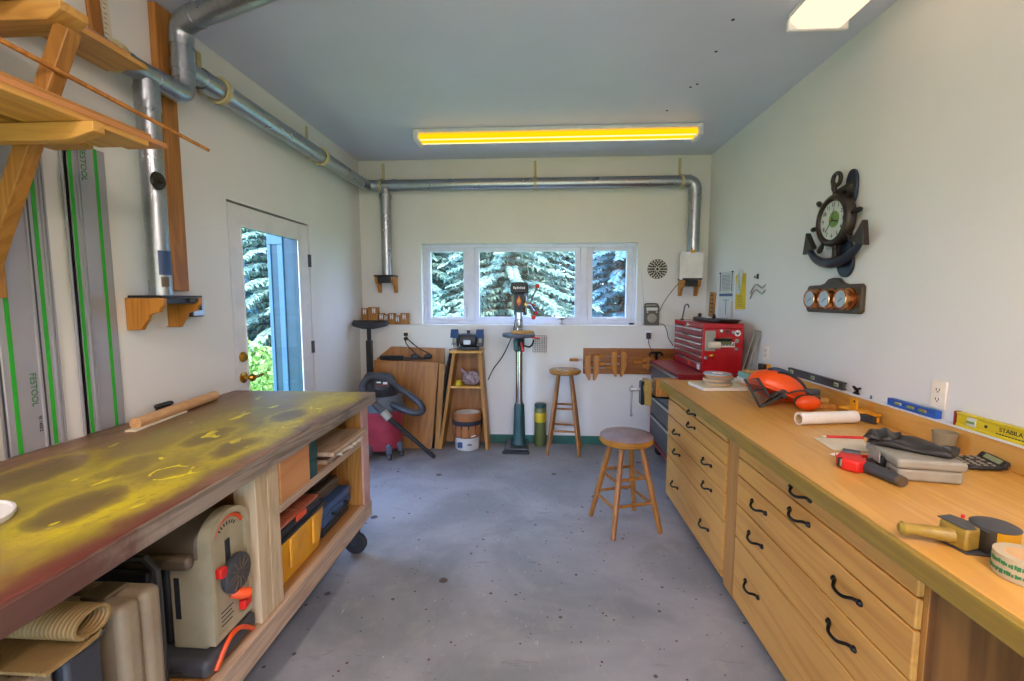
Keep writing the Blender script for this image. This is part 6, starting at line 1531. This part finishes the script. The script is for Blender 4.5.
# cup
cu = thing('plastic_cup', (1.60, 1.845, Z), 'grey-brown plastic cup standing by the backsplash', 'cup')
obj('cup', MB().lathe([(.001, .001), (.029, .001), (.031, .004), (.040, .076), (.0375, .076), (.029, .006), (.001, .005)], (1.605, 1.855, Z), 'Z', 30), 'terracotta', cu)
obj('rim', MB().torus((1.605, 1.855, Z+.076), .039, .0022, 'Z', 30, 6), 'terracotta', cu)
# calculator
cl = thing('calculator', (1.61, 1.70, Z), 'black desk calculator with rows of pale keys beside the grey case', 'calculator')
CM2 = Matrix.Translation((1.60, 1.685, Z)) @ Euler((0, 0, math.radians(-14))).to_matrix().to_4x4() @ Euler((0, math.radians(-5), 0)).to_matrix().to_4x4()
obj('body', MB().box(-.07, .04, -.055, .075, .006, .018).xf(CM2), 'black', cl, .004)
obj('raised_head', MB().prism([(.02, .018), (.045, .018), (.045, .034), (.035, .034)], 'Y', -.055, .075).xf(CM2), 'black', cl, .002)
obj('display', MB().cbox((.029, .005, .0275), (.018, .085, .002), (0, math.radians(-45), 0)).xf(CM2), 'screen', cl)
kp = MB()
for i in range(4):
    for j in range(6): obj('key', MB().box(-.063+i*.021, -.052+i*.021, -.046+j*.0195, -.036+j*.0195, .018, .0215).xf(CM2), 'grey' if (i+j) % 5 else 'dgrey', cl, .0015)
# tape gun
tg = thing('tape_dispenser', (1.08, 1.12, Z), 'hand-held packing tape gun with a yellow handle at the near front of the worktop', 'tape dispenser')
obj('handle', MB().tube([(0.905, 1.150, Z+.03), (0.912, 1.148, Z+.03), (0.925, 1.146, Z+.030), (0.955, 1.140, Z+.029), (0.985, 1.130, Z+.028), (1.010, 1.118, Z+.030)], [.010, .0175, .0135, .0145, .0165, .018], 16), 'edge', tg)
fr_ = [(1.000, 1.155), (1.035, 1.165), (1.125, 1.155), (1.145, 1.13), (1.130, 1.085), (1.070, 1.075), (1.010, 1.085)]
obj('frame', MB().prism(fr_, 'Z', Z, Z+.004), 'dgrey', tg, .001)
obj('mount', MB().prism([(0.998, 1.15), (1.040, 1.155), (1.055, 1.10), (1.010, 1.085)], 'Z', Z+.0045, Z+.058), 'edge', tg, .006)
obj('top_plate', MB().prism([(1.000, 1.157), (1.040, 1.167), (1.052, 1.135), (1.035, 1.09), (1.008, 1.09)], 'Z', Z+.0585, Z+.061), 'dgrey', tg, .001)
tr = obj('tape_roll', MB().lathe([(.026, .006), (.044, .006), (.044, .054), (.026, .054)], (1.105, 1.122, Z), 'Z', 32), 'tapeclear', tg)
obj('roll_cap', MB().lathe([(.001, .0545), (.045, .0545), (.046, .057), (.04, .0605), (.001, .0605)], (1.105, 1.122, Z), 'Z', 32), 'dgrey', tr)
obj('blade', MB().box(1.052, 1.076, 1.085, 1.145, Z+.006, Z+.056), 'dsteel', tg)
obj('pin', MB().cyl((1.055, 1.15, Z+.06), (1.055, 1.15, Z+.068), .004, n=8), 'redknob', tg)
tr = thing('packing_tape_roll', (1.075, 1.0, Z), 'printed roll of packing tape lying at the right picture edge', 'tape roll')
obj('tape', MB().lathe([(.037, .001), (.055, .001), (.055, .049), (.037, .049)], (1.060, 1.0, Z), 'Z', 44, cap=False), 'tape', tr)
obj('core', MB().lathe([(.0345, .001), (.0368, .001), (.0368, .049), (.0345, .049), (.0345, .001)], (1.060, 1.0, Z), 'Z', 40, cap=False), 'manila', tr)
m = MB(); rr = random.Random(6)
for row, zc in ((0, .034), (1, .015)):
    a = 0
    while a < 6.2:
        da = rr.uniform(.05, .11); ca_, sa_ = math.cos(a), math.sin(a)
        m.cbox((1.060+.0553*ca_, 1.0+.0553*sa_, Z+zc+rr.uniform(-.001, .001)), (.0008, .0035, rr.uniform(.006, .010)), (0, 0, a)); a += da
obj('print', m, 'tgreen', tr)
# ================================================================== LIGHT, WORLD, CAMERA
W = bpy.data.worlds.new('World'); sc.world = W; W.use_nodes = True
bg = W.node_tree.nodes['Background']; bg.inputs[0].default_value = lin('aecbff'); bg.inputs[1].default_value = 4.2
sun = bpy.data.lights.new('sun', 'SUN'); sun.energy = 2.5; sun.angle = .02; sun.color = (1, .95, .86)
so = bpy.data.objects.new('sun', sun); COL.objects.link(so); so.rotation_euler = (math.radians(42), 0, math.radians(28))
cam = bpy.data.cameras.new('camera'); cam.sensor_width = 36; cam.lens = 455/1024*36; cam.clip_start = .02
co = bpy.data.objects.new('camera', cam); COL.objects.link(co); co.location = (0, 0, 1.5)
co.rotation_euler = (math.radians(90-5.336), 0, math.radians(3.381)); sc.camera = co
vs = sc.view_settings; vs.view_transform = 'Standard'; vs.look = 'None'; vs.gamma = 1; vs.use_curve_mapping = False; vs.exposure = 1.68
sc.cycles.use_denoising = True
